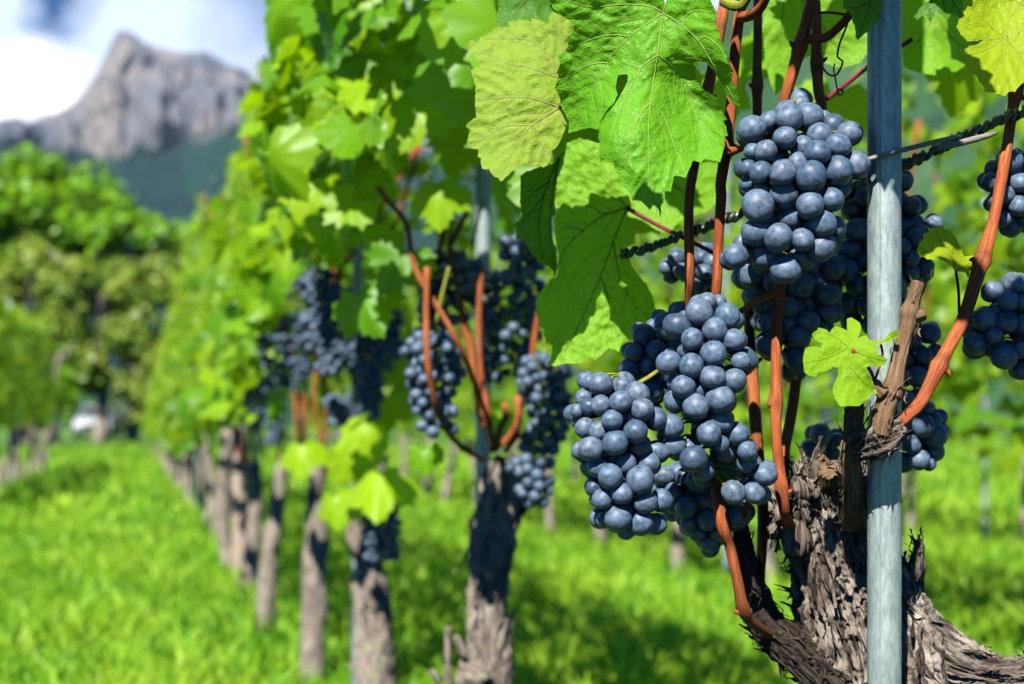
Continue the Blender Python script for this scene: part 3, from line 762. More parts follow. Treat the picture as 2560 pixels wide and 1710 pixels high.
# spurs in front of the pole
k2 = .4146
def cpath(Cf, s, pts, Z):
    return [P(*Cf(q[0], q[1]), Z+(q[3] if len(q) > 3 else 0)) for q in pts], [q[2]*s*Z/F for q in pts]
mb = MB(); pts, rad = cpath(B2, k2, [(560, 1700, 75, .03), (560, 1500, 62, .01), (545, 1280, 58, 0), (560, 1130, 55, 0), (572, 1000, 52, 0), (572, 992, 44, 0)], .785)
p, r, tg = tube(mb, pts, rad, 70, .0012, bark_disp(.0013, .002, seed=12)); bark_strips(mb, rng, p, r, tg, 45, .006, .02, .002, .0009); mb.obj('pruned_spur', M['stub'], V1)
mb = MB(); pts, rad = cpath(B2, k2, [(600, 1250, 70, .01), (680, 1225, 75, 0), (760, 1190, 75, 0), (830, 1140, 52, 0), (860, 1120, 30, 0)], .764)
p, r, tg = tube(mb, pts, rad, 60, .0011, bark_disp(.0032, .004, seed=14)); bark_strips(mb, rng, p, r, tg, 150, .004, .012, .004, .0011); mb.obj('knot', M['bark'], V1)
mb = MB(); pts, rad = cpath(B2, k2, [(715, 1180, 58, 0), (745, 1050, 62, 0), (775, 950, 62, 0), (790, 925, 74, 0), (805, 900, 64, 0), (835, 750, 50, 0), (870, 600, 46, 0), (895, 500, 54, 0), (905, 440, 62, 0), (925, 360, 46, 0), (955, 265, 46, 0), (958, 256, 40, 0)], .760)
p, r, tg = tube(mb, pts, rad, 60, .001, bark_disp(.0007, .0011, seed=15)); bark_strips(mb, rng, p, r, tg, 26, .006, .016, .0012, .0007)
spur = mb.obj('pruned_spur', M['stub'], V1)
mb = MB(); pts, rad = cpath(B2, k2, [(930, 470, 36, 0), (965, 462, 34, 0), (990, 455, 30, 0), (1000, 450, 14, 0)], .758); tube(mb, pts, rad, 24, .001, bark_disp(.0010, .0012, seed=3)); mb.obj('bud', M['stub'], spur)
mb = MB(); pts, rad = cpath(B2, k2, [(745, 930, 40, 0), (715, 900, 34, 0), (700, 860, 26, 0), (690, 850, 10, 0)], .757); tube(mb, pts, rad, 24, .001, bark_disp(.0010, .0012, seed=8)); mb.obj('bud', M['stub'], spur)
# canes
def pc_(Cf, pts, Z): return [P(*Cf(q[0], q[1]), Z+(q[2] if len(q) > 2 else 0)) for q in pts]
def R_(px, Z=.82): return px*Z/F
def src(*a):    # mixed crops -> world
    return [P(*Cf(x, y), Z) for Cf, x, y, Z in a]
cane(V1, src((S, 1850, -420, .86), (S, 1835, -150, .84), (C8, 85, 60, .82), (C4, 1690, 230, .82), (C4, 1640, 480, .82), (C4, 1590, 700, .82), (C5, 1665, 60, .82), (C5, 1640, 195, .82), (C5, 1628, 400, .82), (C5, 1635, 800, .82), (C6, 705, 200, .83), (C6, 740, 500, .845), (C6, 850, 1000, .85), (C6, 960, 1380, .85)),
     [R_(17)]*5+[R_(15)]*5+[R_(14)]*4, M['cane'], nodes=(.12, .405, .8), seed=1)
cane(V1, src((S, 1900, -420, .85), (S, 1880, -120, .83), (C8, 205, 110, .82), (C8, 165, 480, .82), (C8, 140, 800, .82), (C7, 95, 470, .82), (C7, 60, 700, .82), (C5, 1860, 250, .82), (C5, 1840, 600, .82), (C5, 1822, 960, .82), (C6, 790, 500, .84), (C6, 835, 850, .82), (C6, 850, 1150, .80), (C6, 885, 1380, .795), (B1, 320, 680, .80), (B1, 370, 900, .80), (B1, 425, 1130, .805), (B1, 560, 1240, .825), (B1, 700, 1340, .85)),
     [R_(18)]*8+[R_(16)]*4+[R_(17), R_(21)]+[R_(17)]*5, M['caner'], nodes=(.16, .36, .72, .88), seed=2, woody=True)
cane(V1, src((S, 1895, -300, .90), (C8, 345, 100, .88), (C8, 340, 500, .88), (C8, 340, 850, .88), (C7, 330, 500, .9), (C6, 1030, 200, .89), (C6, 1055, 700, .88), (C6, 1075, 950, .88), (C6, 1105, 1300, .88), (C6, 1090, 1700, .88)),
     [R_(15)]*5+[R_(18), R_(20), R_(20), R_(18), R_(16)], M['cane'], nodes=(.3, .42, .7), seed=3)
cane(V1, src((S, 2060, -350, .80), (C8, 760, -60, .80), (C8, 735, 60, .80), (C8, 690, 250, .80), (C8, 620, 500, .80), (C8, 530, 860, .805), (C7, 480, 800, .83), (C7, 500, 1400, .82), (C6, 1190, 100, .815), (C6, 1178, 400, .81), (C6, 1178, 640, .805), (C6, 1180, 900, .80), (C6, 1200, 1100, .80), (C6, 1222, 1290, .80), (B1, 700, 520, .82), (B1, 780, 680, .86)),
     [R_(19)]*5+[R_(18)]*3+[R_(19), R_(17), R_(18), R_(17), R_(18), R_(17), R_(16), R_(15)], M['caner'], nodes=(.235, .58, .71, .82), seed=4)
cane(V1, src((S, 2010, -300, .88), (C8, 780, 60, .87), (C8, 785, 400, .87), (C8, 800, 680, .87), (C8, 830, 860, .87), (C7, 820, 900, .89), (S, 2000, 800, .88), (C6, 1285, 580, .87), (C6, 1255, 800, .87), (C6, 1225, 960, .865), (C6, 1215, 1200, .86)),
     [R_(17)]*6+[R_(17)]*5, M['cane'], nodes=(.3, .45, .8), seed=5)
cane(V1, src((B2, 825, 1115, .764), (B2, 900, 1050, .765), (B2, 975, 970, .768), (B2, 1100, 720, .775), (B2, 1225, 480, .785), (B2, 1310, 220, .795), (B2, 1370, 20, .80), (B3, 1060, 1050, .81), (B3, 1150, 550, .83), (C8, 2270, 800, .84), (C8, 2380, 300, .85), (C8, 2480, -300, .86)),
     [R_(22, .77)]+[R_(20, .77)]*3+[R_(20)]*3+[R_(17)]*5, M['caner'], nodes=(.13, .355, .72), seed=6)
cane(V1, src((C6, 1200, 110, .815), (C6, 1100, 150, .81), (C6, 985, 215, .80), (C6, 960, 240, .80)), [R_(12), R_(9), R_(8), R_(6)], M['cane'], 'branch', seed=7, buds=False)
cane(V1, src((C7, 100, 470, .82), (C7, 170, 455, .81), (C7, 260, 420, .80), (C7, 400, 370, .79)), [R_(14), R_(9), R_(7), R_(5)], M['caner'], 'branch', seed=8, buds=False)
cane(V1, src((C6, 940, 1385, .84), (C6, 975, 1370, .835), (C6, 1010, 1300, .83), (C6, 1040, 1200, .83)), [R_(13), R_(10), R_(8), R_(6)], M['caner'], 'branch', seed=9, buds=False)
cane(V1, src((C8, 740, 295, .795), (C8, 850, 285, .79), (C8, 950, 210, .79), (C8, 1040, 110, .785), (C8, 1120, 0, .78), (C8, 1200, -150, .77)), [R_(13), R_(11), R_(10), R_(10), R_(9), R_(8)], M['caner'], 'branch', seed=10, buds=False)
cane(V1, src((C8, 215, 130, .81), (C8, 300, 110, .80), (C8, 380, 40, .79), (C8, 440, -120, .78)), [R_(14), R_(13), R_(11), R_(10)], M['cane'], 'branch', seed=11, buds=False)
cane(V1, src((C8, 90, 10, .80), (C8, 170, 45, .79), (C8, 240, 30, .785), (C8, 290, -60, .78)), [R_(13), R_(12), R_(11), R_(9)], M['stem'], 'branch', seed=12, buds=False)
cane(V1, src((C8, 840, 760, .96), (C8, 1000, 640, .96), (C8, 1180, 500, .96), (C8, 1500, 300, .98)), R_(6, .96), M['canep'], 'petiole', seed=13, buds=False)
mb = MB(); pts = pc_(C8, [(1035, 90), (1015, 190), (960, 330), (945, 430), (985, 460), (960, 530), (925, 570), (870, 555), (835, 510)], .80)
tube(mb, pts, R_(2.6), 8, .002); pts = pc_(C8, [(925, 480), (915, 520), (930, 600), (945, 670), (985, 670), (975, 715), (935, 700), (955, 670), (990, 690)], .80); tube(mb, pts, R_(2), 8, .0015)
pts = pc_(C8, [(1000, 110), (900, 95), (800, 95)], .81); tube(mb, pts, R_(3.5), 8, .003)
mb.obj('tendril', M['caner'], V1)
cane(V1, src((B2, 690, 850, .757), (B2, 672, 800, .756), (B2, 650, 765, .756), (B2, 560, 660, .75)), R_(4), M['caner'], 'shoot', seed=20, buds=False)
cane(V1, src((B2, 695, 840, .757), (B2, 715, 780, .756), (B2, 740, 690, .756), (B2, 722, 610, .755)), R_(3), M['caner'], 'shoot', seed=21, buds=False)

# ------------------------------------------------------------------ near leaves, each one a part of the vine
def inside(poly, pts):
    x, y = pts[:, 0], pts[:, 1]; res = np.zeros(len(pts), bool); n = len(poly)
    for i in range(n):
        x0, y0 = poly[i]; x1, y1 = poly[(i+1) % n]
        if y0 == y1: continue
        c = ((y0 > y) != (y1 > y)) & (x < (x1-x0)*(y-y0)/(y1-y0)+x0); res ^= c
    return res
def segdist(pts, A, B):
    d = np.full(len(pts), 1e9)
    for k in range(0, len(A), 40):
        a = A[k:k+40][None]; b = B[k:k+40][None]; ab = b-a
        t_ = np.clip(((pts[:, None]-a)*ab).sum(-1)/((ab**2).sum(-1)+1e-9), 0, 1)
        d = np.minimum(d, np.sqrt((((pts[:, None]-a-ab*t_[..., None]))**2).sum(-1)).min(1))
    return d
def hero_leaf(Cf, outline, veins, ctrl, Z0, mat, seed=0, grid=4.5, pil=.0011, label=None, petiole=None, teeth=0.0, parent=None, wav=.0016, sec=36, pmat=None, name='leaf'):
    rng = np.random.default_rng(seed)
    o = np.array([Cf(x, y) for x, y in outline]); n = len(o); poly = []
    for i in range(n):
        a, b = o[i], o[(i+1) % n]; Lk = np.linalg.norm(b-a); m_ = max(1, int(Lk/6)); nn = np.array([(b-a)[1], -(b-a)[0]])/(Lk+1e-9)
        for k in range(m_):
            q = a+(b-a)*k/m_
            if k: q = q+nn*(rng.normal(0, .5)+teeth*math.sin(k/m_*math.pi*max(1, round(Lk/22))*1.0)**2)
            poly.append(q)
    poly = np.array(poly)
    # vein network
    segs = []; net = []
    def addpl(pl, w0, w1):
        pl = np.array(pl); net.append((pl, w0, w1)); segs.extend(zip(pl[:-1], pl[1:]))
    mains = [np.array([Cf(x, y) for x, y in v]) for v in veins]
    for v in mains:
        q, _ = smooth_path([(a[0], a[1], 0) for a in v], [1], 10); addpl(q[:, :2], 4.0, 1.3)
    nm = len(net)
    for vi in range(nm):
        pl = net[vi][0]; L_ = np.concatenate([[0], np.cumsum(np.linalg.norm(np.diff(pl, axis=0), axis=1))])
        s = 26+rng.uniform(0, 12); side = 1 if rng.random() < .5 else -1
        while s < L_[-1]-14:
            k = int(np.searchsorted(L_, s))-1; d = pl[min(k+1, len(pl)-1)]-pl[k]; d /= np.linalg.norm(d)+1e-9
            ang = math.radians(rng.uniform(42, 56))*side; d2 = np.array([d[0]*math.cos(ang)-d[1]*math.sin(ang), d[0]*math.sin(ang)+d[1]*math.cos(ang)])
            cur = pl[k].copy(); br = [cur.copy()]; A = np.array([a for a, b in segs]); B = np.array([b for a, b in segs])
            for st in range(60):
                t_ = -side*.035; d2 = np.array([d2[0]*math.cos(t_)-d2[1]*math.sin(t_), d2[0]*math.sin(t_)+d2[1]*math.cos(t_)])
                cur = cur+d2*6+rng.normal(0, .25, 2)
                if not inside(poly, cur[None])[0]: break
                if st > 3 and segdist(cur[None], A, B)[0] < 7: break
                br.append(cur.copy())
            if len(br) > 3: addpl(br, 1.5, .6)
            side = -side; s += sec*rng.uniform(.5, .75)
    A = np.array([a for a, b in segs]); B = np.array([b for a, b in segs])
    x0, y0 = poly.min(0); x1, y1 = poly.max(0)
    gx, gy = np.meshgrid(np.arange(x0, x1, grid), np.arange(y0, y1, grid*.87)); gx = gx+(np.arange(gx.shape[0]) % 2)[:, None]*grid/2
    g = np.stack([gx.ravel(), gy.ravel()], -1); g = g+rng.normal(0, .35, g.shape)
    g = g[inside(poly, g)]; g = g[segdist(g, poly, np.roll(poly, -1, 0)) > grid*.45]
    allp = np.vstack([poly, g]); nb = len(poly)
    vs, es, fs, *_ = geometry.delaunay_2d_cdt([Vector(q) for q in allp], [(i, (i+1) % nb) for i in range(nb)], [], 1, 1e-4)
    vs = np.array([tuple(v) for v in vs])
    cent = np.array([vs[list(f)].mean(0) for f in fs]); ok = inside(poly, cent); fs = [f for f, k in zip(fs, ok) if k]
    # depth field by thin plate through the control points
    C = np.array([Cf(c[0], c[1]) for c in ctrl]); cz = np.array([c[2] for c in ctrl])*.001
    def U(r2): return r2*np.log(r2+1e-9)
    K = U(((C[:, None]-C[None])**2).sum(-1)/1e4); m_ = len(C); Pm = np.hstack([np.ones((m_, 1)), C/100])
    Amat = np.block([[K+np.eye(m_)*1e-3, Pm], [Pm.T, np.zeros((3, 3))]]); sol = np.linalg.solve(Amat, np.concatenate([cz, np.zeros(3)]))
    def depth(q):
        q = np.asarray(q, float).reshape(-1, 2); k = U(((q[:, None]-C[None])**2).sum(-1)/1e4); return Z0-(k@sol[:m_]+sol[m_]+(q/100)@sol[m_+1:])
    def relief(q):
        d = segdist(q, A, B); h = pil*(1-np.exp(-(d/11)**2))
        w_ = np.array([wav*noise.noise(Vector((a*.022, b*.022, seed)))+wav*.45*noise.noise(Vector((a*.06, b*.06, seed+5))) for a, b in q])
        return h+w_
    def world(q, off=0.0):
        z = depth(q)-relief(q)+off
        return np.stack([(q[:, 0]-1280)/F*z, z, H+(HOR-q[:, 1])/F*z], -1)
    mb = MB(); W = world(vs); TC = np.stack([vs[:, 0]/F*Z0, vs[:, 1]/F*Z0, np.zeros(len(vs))], -1)
    mb.add(W, None, fs, TC, 0.0)
    for pl, w0, w1 in net:
        if len(pl) < 2: continue
        q = np.asarray(pl, float); wz = world(q, -.0001); rr = np.linspace(w0, w1, len(q))*.5*Z0/F
        tube(mb, wz, rr, 5, raw=True, tint=1.0, cap=False)
        mb.tc[-1][:] = np.repeat(np.stack([q[:, 0]/F*Z0, q[:, 1]/F*Z0, np.zeros(len(q))], -1), 5, 0)
    ob = mb.obj(name, mat, parent or V1)
    if label: ob['label'] = label
    if petiole:
        Cp, pp, rp, pm = petiole; q0 = np.array([Cf(*veins[0][0])]); w0 = Vector(world(q0)[0])
        mb = MB(); tube(mb, [w0]+[P(*Cp(a, b), Z_) for a, b, Z_ in pp], rp, 12, .004); mb.obj('petiole', pm, ob)
    return ob

hero_leaf(C4, [(590, -170), (580, -60), (585, 0), (605, 50), (640, 90), (700, 125), (735, 150), (745, 180), (735, 215), (712, 265), (690, 330), (642, 365), (652, 420), (632, 470), (640, 520), (615, 572), (652, 640), (658, 690), (690, 740), (712, 790), (706, 872), (760, 858), (840, 835), (905, 850), (922, 790), (955, 725), (1005, 672), (1030, 620), (1018, 555), (1036, 490), (1096, 486), (1086, 548), (1052, 612), (1004, 690), (955, 742), (922, 800), (900, 890), (918, 960), (912, 1052), (985, 1042), (1020, 1120), (1050, 1205), (1105, 1255), (1125, 1312), (1175, 1308), (1240, 1372), (1262, 1340), (1290, 1360), (1312, 1432), (1316, 1335), (1342, 1312), (1336, 1250), (1378, 1252), (1400, 1148), (1475, 1162), (1508, 1085), (1525, 1048), (1572, 1066), (1600, 1038), (1700, 1060), (1732, 950), (1728, 892), (1752, 886), (1742, 830), (1720, 788), (1746, 782), (1705, 710), (1680, 640), (1625, 602), (1580, 572), (1548, 510), (1534, 462), (1560, 415), (1600, 402), (1645, 450), (1705, 540), (1740, 620), (1785, 682), (1832, 698), (1812, 580), (1776, 522), (1786, 462), (1740, 382), (1748, 332), (1702, 262), (1696, 200), (1662, 150), (1682, 92), (1640, 5), (1600, -60), (1500, -170), (1380, -120), (1345, 30), (1300, -90), (1150, -220), (850, -230)],
  [[(1325, 85), (1290, 360), (1245, 670), (1230, 900), (1240, 1200), (1290, 1390)], [(1290, 360), (1190, 440), (1100, 600), (1020, 780), (960, 960)], [(1290, 360), (1390, 440), (1480, 600), (1560, 800), (1650, 980)], [(1245, 670), (1170, 760), (1100, 950), (1070, 1180)], [(1245, 670), (1330, 760), (1400, 950), (1460, 1120)],
   [(1325, 85), (1110, 240), (960, 410), (880, 560), (800, 740), (730, 850)], [(1110, 240), (1000, 228), (880, 250), (760, 300), (700, 345)], [(960, 410), (860, 420), (760, 470), (650, 550)],
   [(1325, 85), (1250, 45), (1080, 28), (850, 45), (700, 0), (600, -40)], [(1325, 85), (1450, 165), (1560, 270), (1640, 400), (1790, 640)], [(1450, 165), (1470, 110), (1540, 70), (1650, 85)], [(1560, 270), (1600, 240), (1680, 290), (1745, 380)], [(1325, 85), (1355, 0), (1400, -90)]],
  [(1325, 85, 0), (1290, 360, 3), (1240, 700, 10), (1230, 1000, 20), (1290, 1390, 26), (1000, 900, 16), (1650, 980, 6), (1700, 720, -2), (1500, 480, -8), (960, 410, -8), (700, 820, -34), (640, 500, -26), (600, 40, -6), (850, -100, 4), (1640, 60, 16), (1700, 400, 22), (1820, 680, 26), (1600, 410, 8), (1350, 150, 1)],
  .803, M['hero'], 1, label='large sharp bright green leaf with a torn hole, hanging foremost at top centre', teeth=1.2, petiole=(C4, [(1280, 40, .81), (1240, -40, .815), (1150, -250, .82)], .0012, M['canep']), pil=.0011, wav=.0016)
hero_leaf(C4, [(50, 287), (75, 262), (150, 305), (128, 250), (165, 235), (210, 208), (245, 174), (335, 182), (312, 142), (420, 128), (462, 146), (468, 120), (575, 150), (598, 74), (680, 112), (745, 150), (900, 250), (950, 500), (930, 750), (800, 860), (690, 832), (655, 920), (625, 968), (600, 985), (590, 1042), (545, 1094), (515, 1072), (470, 1082), (422, 1066), (380, 1086), (330, 1128), (265, 1186), (248, 1160), (212, 1142), (192, 1104), (145, 1102), (136, 1032), (116, 1026), (126, 976), (48, 962), (54, 890), (78, 850), (38, 822), (70, 790), (107, 768), (100, 660), (104, 560), (70, 460), (132, 432), (92, 350)],
  [[(650, 700), (470, 820), (400, 900), (330, 1020), (260, 1165)], [(650, 700), (450, 640), (250, 640), (95, 662)], [(470, 820), (300, 822), (150, 910), (58, 962)], [(650, 510), (450, 440), (300, 410), (100, 300)], [(650, 520), (560, 350), (450, 262), (150, 252)], [(480, 830), (540, 920), (560, 1060)], [(700, 500), (680, 330), (620, 100)]],
  [(650, 700, 0), (470, 820, 6), (260, 1160, 16), (60, 960, 4), (60, 300, -8), (330, 160, -14), (620, 90, -10), (550, 1080, 8), (900, 500, -14), (350, 550, 3)],
  .85, M['heroy'], 2, label='pale yellowish leaf seen from its veined underside, left of the big green leaf', teeth=1.5, pil=.0012, wav=.0016, petiole=(C4, [(720, 660, .835), (850, 560, .85), (1000, 300, .87)], .001, M['canep']))
hero_leaf(C5, [(720, -60), (690, 0), (640, 35), (560, 50), (470, 80), (428, 112), (430, 180), (424, 300), (442, 400), (378, 462), (402, 500), (396, 560), (470, 592), (500, 660), (560, 732), (640, 760), (680, 832), (696, 760), (690, 640), (660, 560), (655, 420), (686, 390), (668, 240), (700, 100), (745, -50)],
  [[(700, -20), (600, 250), (560, 480), (590, 720)], [(705, -10), (660, 250), (640, 500), (680, 800)], [(640, 150), (540, 220), (440, 320)], [(600, 250), (500, 380), (420, 480)]],
  [(700, -20, 0), (430, 150, 4), (400, 500, 10), (640, 700, 6), (690, 300, -16), (680, 820, -6), (560, 400, 6)],
  .91, M['herod'], 3, label='narrow dark green leaf hanging edge-on below the yellowish leaf', teeth=1.5)
hero_leaf(C5, [(760, -120), (735, 40), (692, 130), (676, 300), (690, 380), (668, 420), (680, 560), (704, 700), (690, 830), (642, 850), (560, 950), (538, 1010), (546, 1100), (558, 1170), (592, 1200), (610, 1300), (650, 1320), (656, 1380), (618, 1462), (680, 1472), (760, 1450), (855, 1452), (930, 1400), (962, 1432), (1010, 1388), (1062, 1340), (1132, 1372), (1165, 1288), (1240, 1292), (1272, 1230), (1352, 1190), (1330, 1150), (1392, 1140), (1404, 1078), (1370, 960), (1332, 880), (1282, 830), (1232, 760), (1190, 640), (1176, 520), (1182, 400), (1240, 335), (1260, 220), (1220, 120), (1140, 20), (1000, -120), (850, -160)],
  [[(1190, 338), (1020, 400), (880, 500), (740, 650), (620, 960)], [(1190, 338), (1090, 590), (1000, 830), (860, 1150), (720, 1440)], [(1095, 590), (1130, 800), (1220, 1000), (1350, 1140)], [(1000, 830), (1060, 1000), (1080, 1300)], [(1190, 338), (1030, 380), (900, 320), (700, 335)], [(880, 500), (760, 480), (690, 520)], [(1190, 338), (1100, 230), (950, 50)]],
  [(1190, 338, 0), (900, 500, -4), (700, 350, -14), (1000, 830, 8), (620, 1000, -2), (700, 1440, 14), (1100, 1350, 20), (1390, 1090, 8), (1180, 500, 2), (950, -50, -10)],
  .935, M['herou'], 4, label='large translucent leaf hanging low in the shade, with sun spots, left of the orange canes', teeth=1.5, wav=.003,
  petiole=(C5, [(1290, 400, .93), (1450, 485, .92), (1580, 548, .90), (1800, 660, .89), (1950, 760, .88)], [.0016, .0014, .0014, .0015, .0014, .0012], M['canep']))
hero_leaf(B2, [(525, 475), (550, 466), (602, 500), (606, 540), (590, 592), (640, 575), (656, 602), (704, 640), (712, 690), (768, 718), (750, 755), (700, 762), (662, 758), (640, 772), (690, 880), (706, 930), (668, 920), (662, 952), (622, 972), (600, 1000), (540, 1000), (482, 1002), (450, 950), (438, 900), (450, 860), (470, 820), (475, 772), (440, 764), (400, 790), (352, 800), (330, 826), (270, 800), (260, 720), (274, 650), (330, 640), (368, 655), (378, 622), (330, 600), (312, 568), (345, 545), (350, 528), (400, 540), (420, 562), (450, 518), (490, 530), (526, 548)],
  [[(535, 645), (545, 760), (560, 900), (600, 990)], [(535, 645), (450, 690), (370, 720), (270, 740)], [(535, 645), (480, 600), (400, 560), (340, 560)], [(535, 645), (540, 560), (545, 480)], [(535, 645), (620, 690), (750, 725)], [(545, 760), (620, 850), (690, 920)]],
  [(535, 645, 0), (600, 990, 12), (270, 740, 6), (340, 560, -4), (545, 480, -8), (760, 725, 10), (690, 920, 4), (450, 900, 8)],
  .753, M['herol'], 5, label='small bright lime leaf with deep lobes beside the pruned spur', teeth=1.2, grid=4, pil=.0006, wav=.0012)
hero_leaf(B2, [(662, 602), (700, 610), (740, 604), (785, 560), (835, 538), (832, 590), (800, 596), (790, 630), (752, 612), (720, 634), (690, 628)], [[(670, 610), (740, 612), (830, 560)]], [(670, 610, 0), (830, 545, 4), (720, 630, 6), (780, 600, 0)], .755, M['herol'], 6, label='tiny folded lime leaf beside the pruned spur', grid=3.5, pil=.0003, wav=.0005, sec=20)
hero_leaf(R1, [(290, 320), (235, 338), (240, 352), (212, 362), (215, 385), (192, 405), (180, 442), (205, 470), (232, 488), (300, 490), (340, 515), (372, 545), (420, 552), (428, 572), (442, 578), (436, 545), (480, 525), (505, 498), (552, 475), (500, 462), (412, 472), (400, 430), (375, 385), (345, 345)],
  [[(372, 545), (350, 480), (300, 400), (270, 330)], [(372, 545), (450, 500), (540, 476)], [(360, 500), (270, 470), (195, 430)]],
  [(372, 545, 10), (280, 330, -12), (200, 430, -2), (310, 490, 14), (545, 476, 2), (410, 472, -6), (436, 570, 8)], .80, M['herog'], 7, label='small yellow-green leaf with reddish teeth between the pole and the right cane', teeth=1.2, grid=4, pil=.0005, wav=.001,
  petiole=(R1, [(385, 640, .795), (388, 750, .79)], .0008, M['canep']))
hero_leaf(C8, [(1962, -120), (1960, 45), (1922, 46), (1890, 90), (1902, 120), (1858, 142), (1838, 200), (1870, 262), (1922, 312), (2000, 310), (2038, 300), (2000, 332), (1942, 342), (1900, 370), (1864, 428), (1902, 460), (1920, 482), (1930, 540), (1990, 572), (2012, 622), (2042, 650), (2050, 690), (2120, 700), (2208, 724), (2232, 690), (2282, 692), (2312, 650), (2352, 620), (2440, 600), (2520, 400), (2520, -60), (2300, -160)],
  [[(2212, 282), (2200, 450), (2180, 600), (2205, 715)], [(2212, 282), (2050, 300), (1900, 290)], [(2212, 282), (2100, 200), (1960, 60)], [(2212, 282), (2320, 420), (2400, 580)], [(2212, 282), (2240, 100), (2260, -60)], [(2212, 282), (2050, 380), (1880, 425)]],
  [(2212, 282, 0), (2205, 715, 26), (1900, 425, 14), (1850, 200, 6), (1960, -40, -4), (2400, 500, 12), (2230, 20, -12), (2450, 0, -4)], .83, M['herog'], 8, label='bright yellow-green lobed leaf in the top right corner', teeth=1.2,
  petiole=(C8, [(2250, 290, .84), (2340, 270, .85)], .001, M['canep']))
hero_leaf(C8, [(985, -160), (980, -20), (985, 60), (1042, 100), (1058, 170), (1075, 212), (1078, 280), (1100, 303), (1134, 268), (1172, 242), (1232, 172), (1262, 158), (1264, 110), (1285, 60), (1262, -10), (1262, -150)], [[(1240, -120), (1170, 80), (1100, 290)], [(1200, 0), (1080, 60), (1000, 40)], [(1185, 40), (1240, 100), (1258, 140)]],
  [(1240, -120, 0), (1100, 290, 14), (990, 30, 6), (1270, 100, 0)], .768, M['herod'], 9, label='dark green pointed leaf tip hanging at the top beside the pole', teeth=1.2)
hero_leaf(C8, [(1430, -200), (1425, 200), (1430, 505), (1550, 548), (1700, 572), (1840, 540), (1905, 495), (1950, 330), (1850, 240), (1900, 60), (1850, -180)], [[(1700, -100), (1680, 200), (1690, 540)], [(1680, 100), (1560, 300), (1440, 420)], [(1690, 120), (1800, 280), (1920, 380)]],
  [(1700, -100, 0), (1690, 550, 20), (1440, 300, -8), (1920, 350, -6), (1680, 200, 8)], 1.02, M['herou'], 10, label='broad shaded leaf out of focus right of the pole top', teeth=1.5, grid=7)
hero_leaf(C8, [(1540, -90), (1640, 0), (1590, 30), (1552, 75), (1515, 128), (1545, 150), (1600, 110), (1640, 165), (1690, 105), (1735, 110), (1765, 172), (1800, 100), (1850, 125), (1880, 150), (1890, 60), (1900, -60), (1750, -180)], [[(1720, -130), (1740, 0), (1765, 160)], [(1725, -80), (1640, 20), (1530, 130)], [(1725, -80), (1820, 20), (1880, 130)]],
  [(1720, -130, 0), (1765, 165, 10), (1530, 130, 6), (1880, 140, 4)], .90, M['herod'], 11, label='dark toothed leaf fringe at the top edge, right of the pole', teeth=1.2, grid=5)
hero_leaf(C8, [(385, -160), (380, 200), (395, 430), (440, 640), (480, 720), (560, 640), (640, 520), (720, 420), (860, 480), (980, 520), (1120, 470), (1175, 400), (1180, 60), (1160, -160)], [[(560, -140), (520, 200), (500, 600)], [(600, -100), (800, 150), (1000, 450)]],
  [(600, -140, 0), (480, 700, 20), (1100, 450, 10), (720, 420, 0), (700, 100, 10)], 1.0, M['herou'], 12, label='broad shaded leaf out of focus behind the upright canes', teeth=1.2, grid=7)
hero_leaf(C5, [(1180, 180), (1300, 100), (1420, 60), (1640, 20), (1860, 20), (1920, 200), (1800, 330), (1740, 380), (1640, 400), (1560, 440), (1500, 520), (1400, 500), (1300, 430), (1200, 400), (1150, 300)], [[(1500, 0), (1450, 250), (1480, 500)], [(1480, 150), (1650, 250), (1850, 260)], [(1480, 150), (1300, 250), (1180, 320)]],
  [(1500, 50, 0), (1480, 500, 14), (1850, 200, -4), (1180, 300, -4)], 1.04, M['herou'], 13, label='green leaf out of focus behind the two orange canes', grid=7)
hero_leaf(C4, [(240, -140), (250, 60), (235, 160), (300, 250), (420, 300), (560, 290), (640, 200), (660, 60), (640, -120), (420, -200)], [[(430, -120), (430, 100), (440, 290)], [(430, 0), (330, 120), (260, 180)]], [(430, -120, 0), (430, 280, 16), (250, 60, -6), (640, 60, -6)], .98, M['herod'], 14, label='dark leaf out of focus behind the pale yellowish leaf', grid=7)

# ------------------------------------------------------------------ leaves above the frame: crown of the nearest vine, plus leaves added to cast shade
mb = MB(); rngc = np.random.default_rng(12)
b_ = row_pt(1.0)
for i in range(85):
    Zl = rngc.uniform(.80, 1.35); x = SL*Zl+.387+rngc.uniform(-.24, .26 if Zl < 1.1 else .42); z = H+Zl*HOR/F+rngc.uniform(.07, .62)
    nr = np.array([0, -1, .6])*(1 if rngc.random() < .6 else -.4)+rngc.normal(0, .45, 3)
    put_leaf(mb, (x, Zl, z), nr, np.array([0, 0, -1.])+rngc.normal(0, .35, 3), rngc.uniform(.07, .12), LT[rngc.integers(5)], float(rngc.random()))
def shade_leaf(px, py, Z, t, size, tint=.4, tip=(0, 0, -1), nr=None):  # extra unseen leaf, added sunward of a point to throw shade on it
    c = P(px, py, Z)+sunv*t; put_leaf(mb, np.array(c), np.array(sunv) if nr is None else nr, tip, size, LT[int(px) % 5], tint)
shade_leaf(1990, 90, .85, .17, .11, tip=(.3, -.3, -1)); shade_leaf(2110, 150, .88, .2, .11); shade_leaf(2200, 60, .78, .12, .085, tip=(-.15, -.6, -.6))
shade_leaf(2190, 250, .88, .28, .10); shade_leaf(2260, 380, .93, .36, .10); shade_leaf(1880, 120, .9, .2, .10)
shade_leaf(2300, 430, .80, .27, .075); shade_leaf(2211, 100, .78, .12, .10); shade_leaf(2340, 620, .89, .38, .085)
shade_leaf(2490, 800, .80, .50, .075); shade_leaf(1620, 880, .84, .35, .07); shade_leaf(2090, 560, .90, .42, .09)
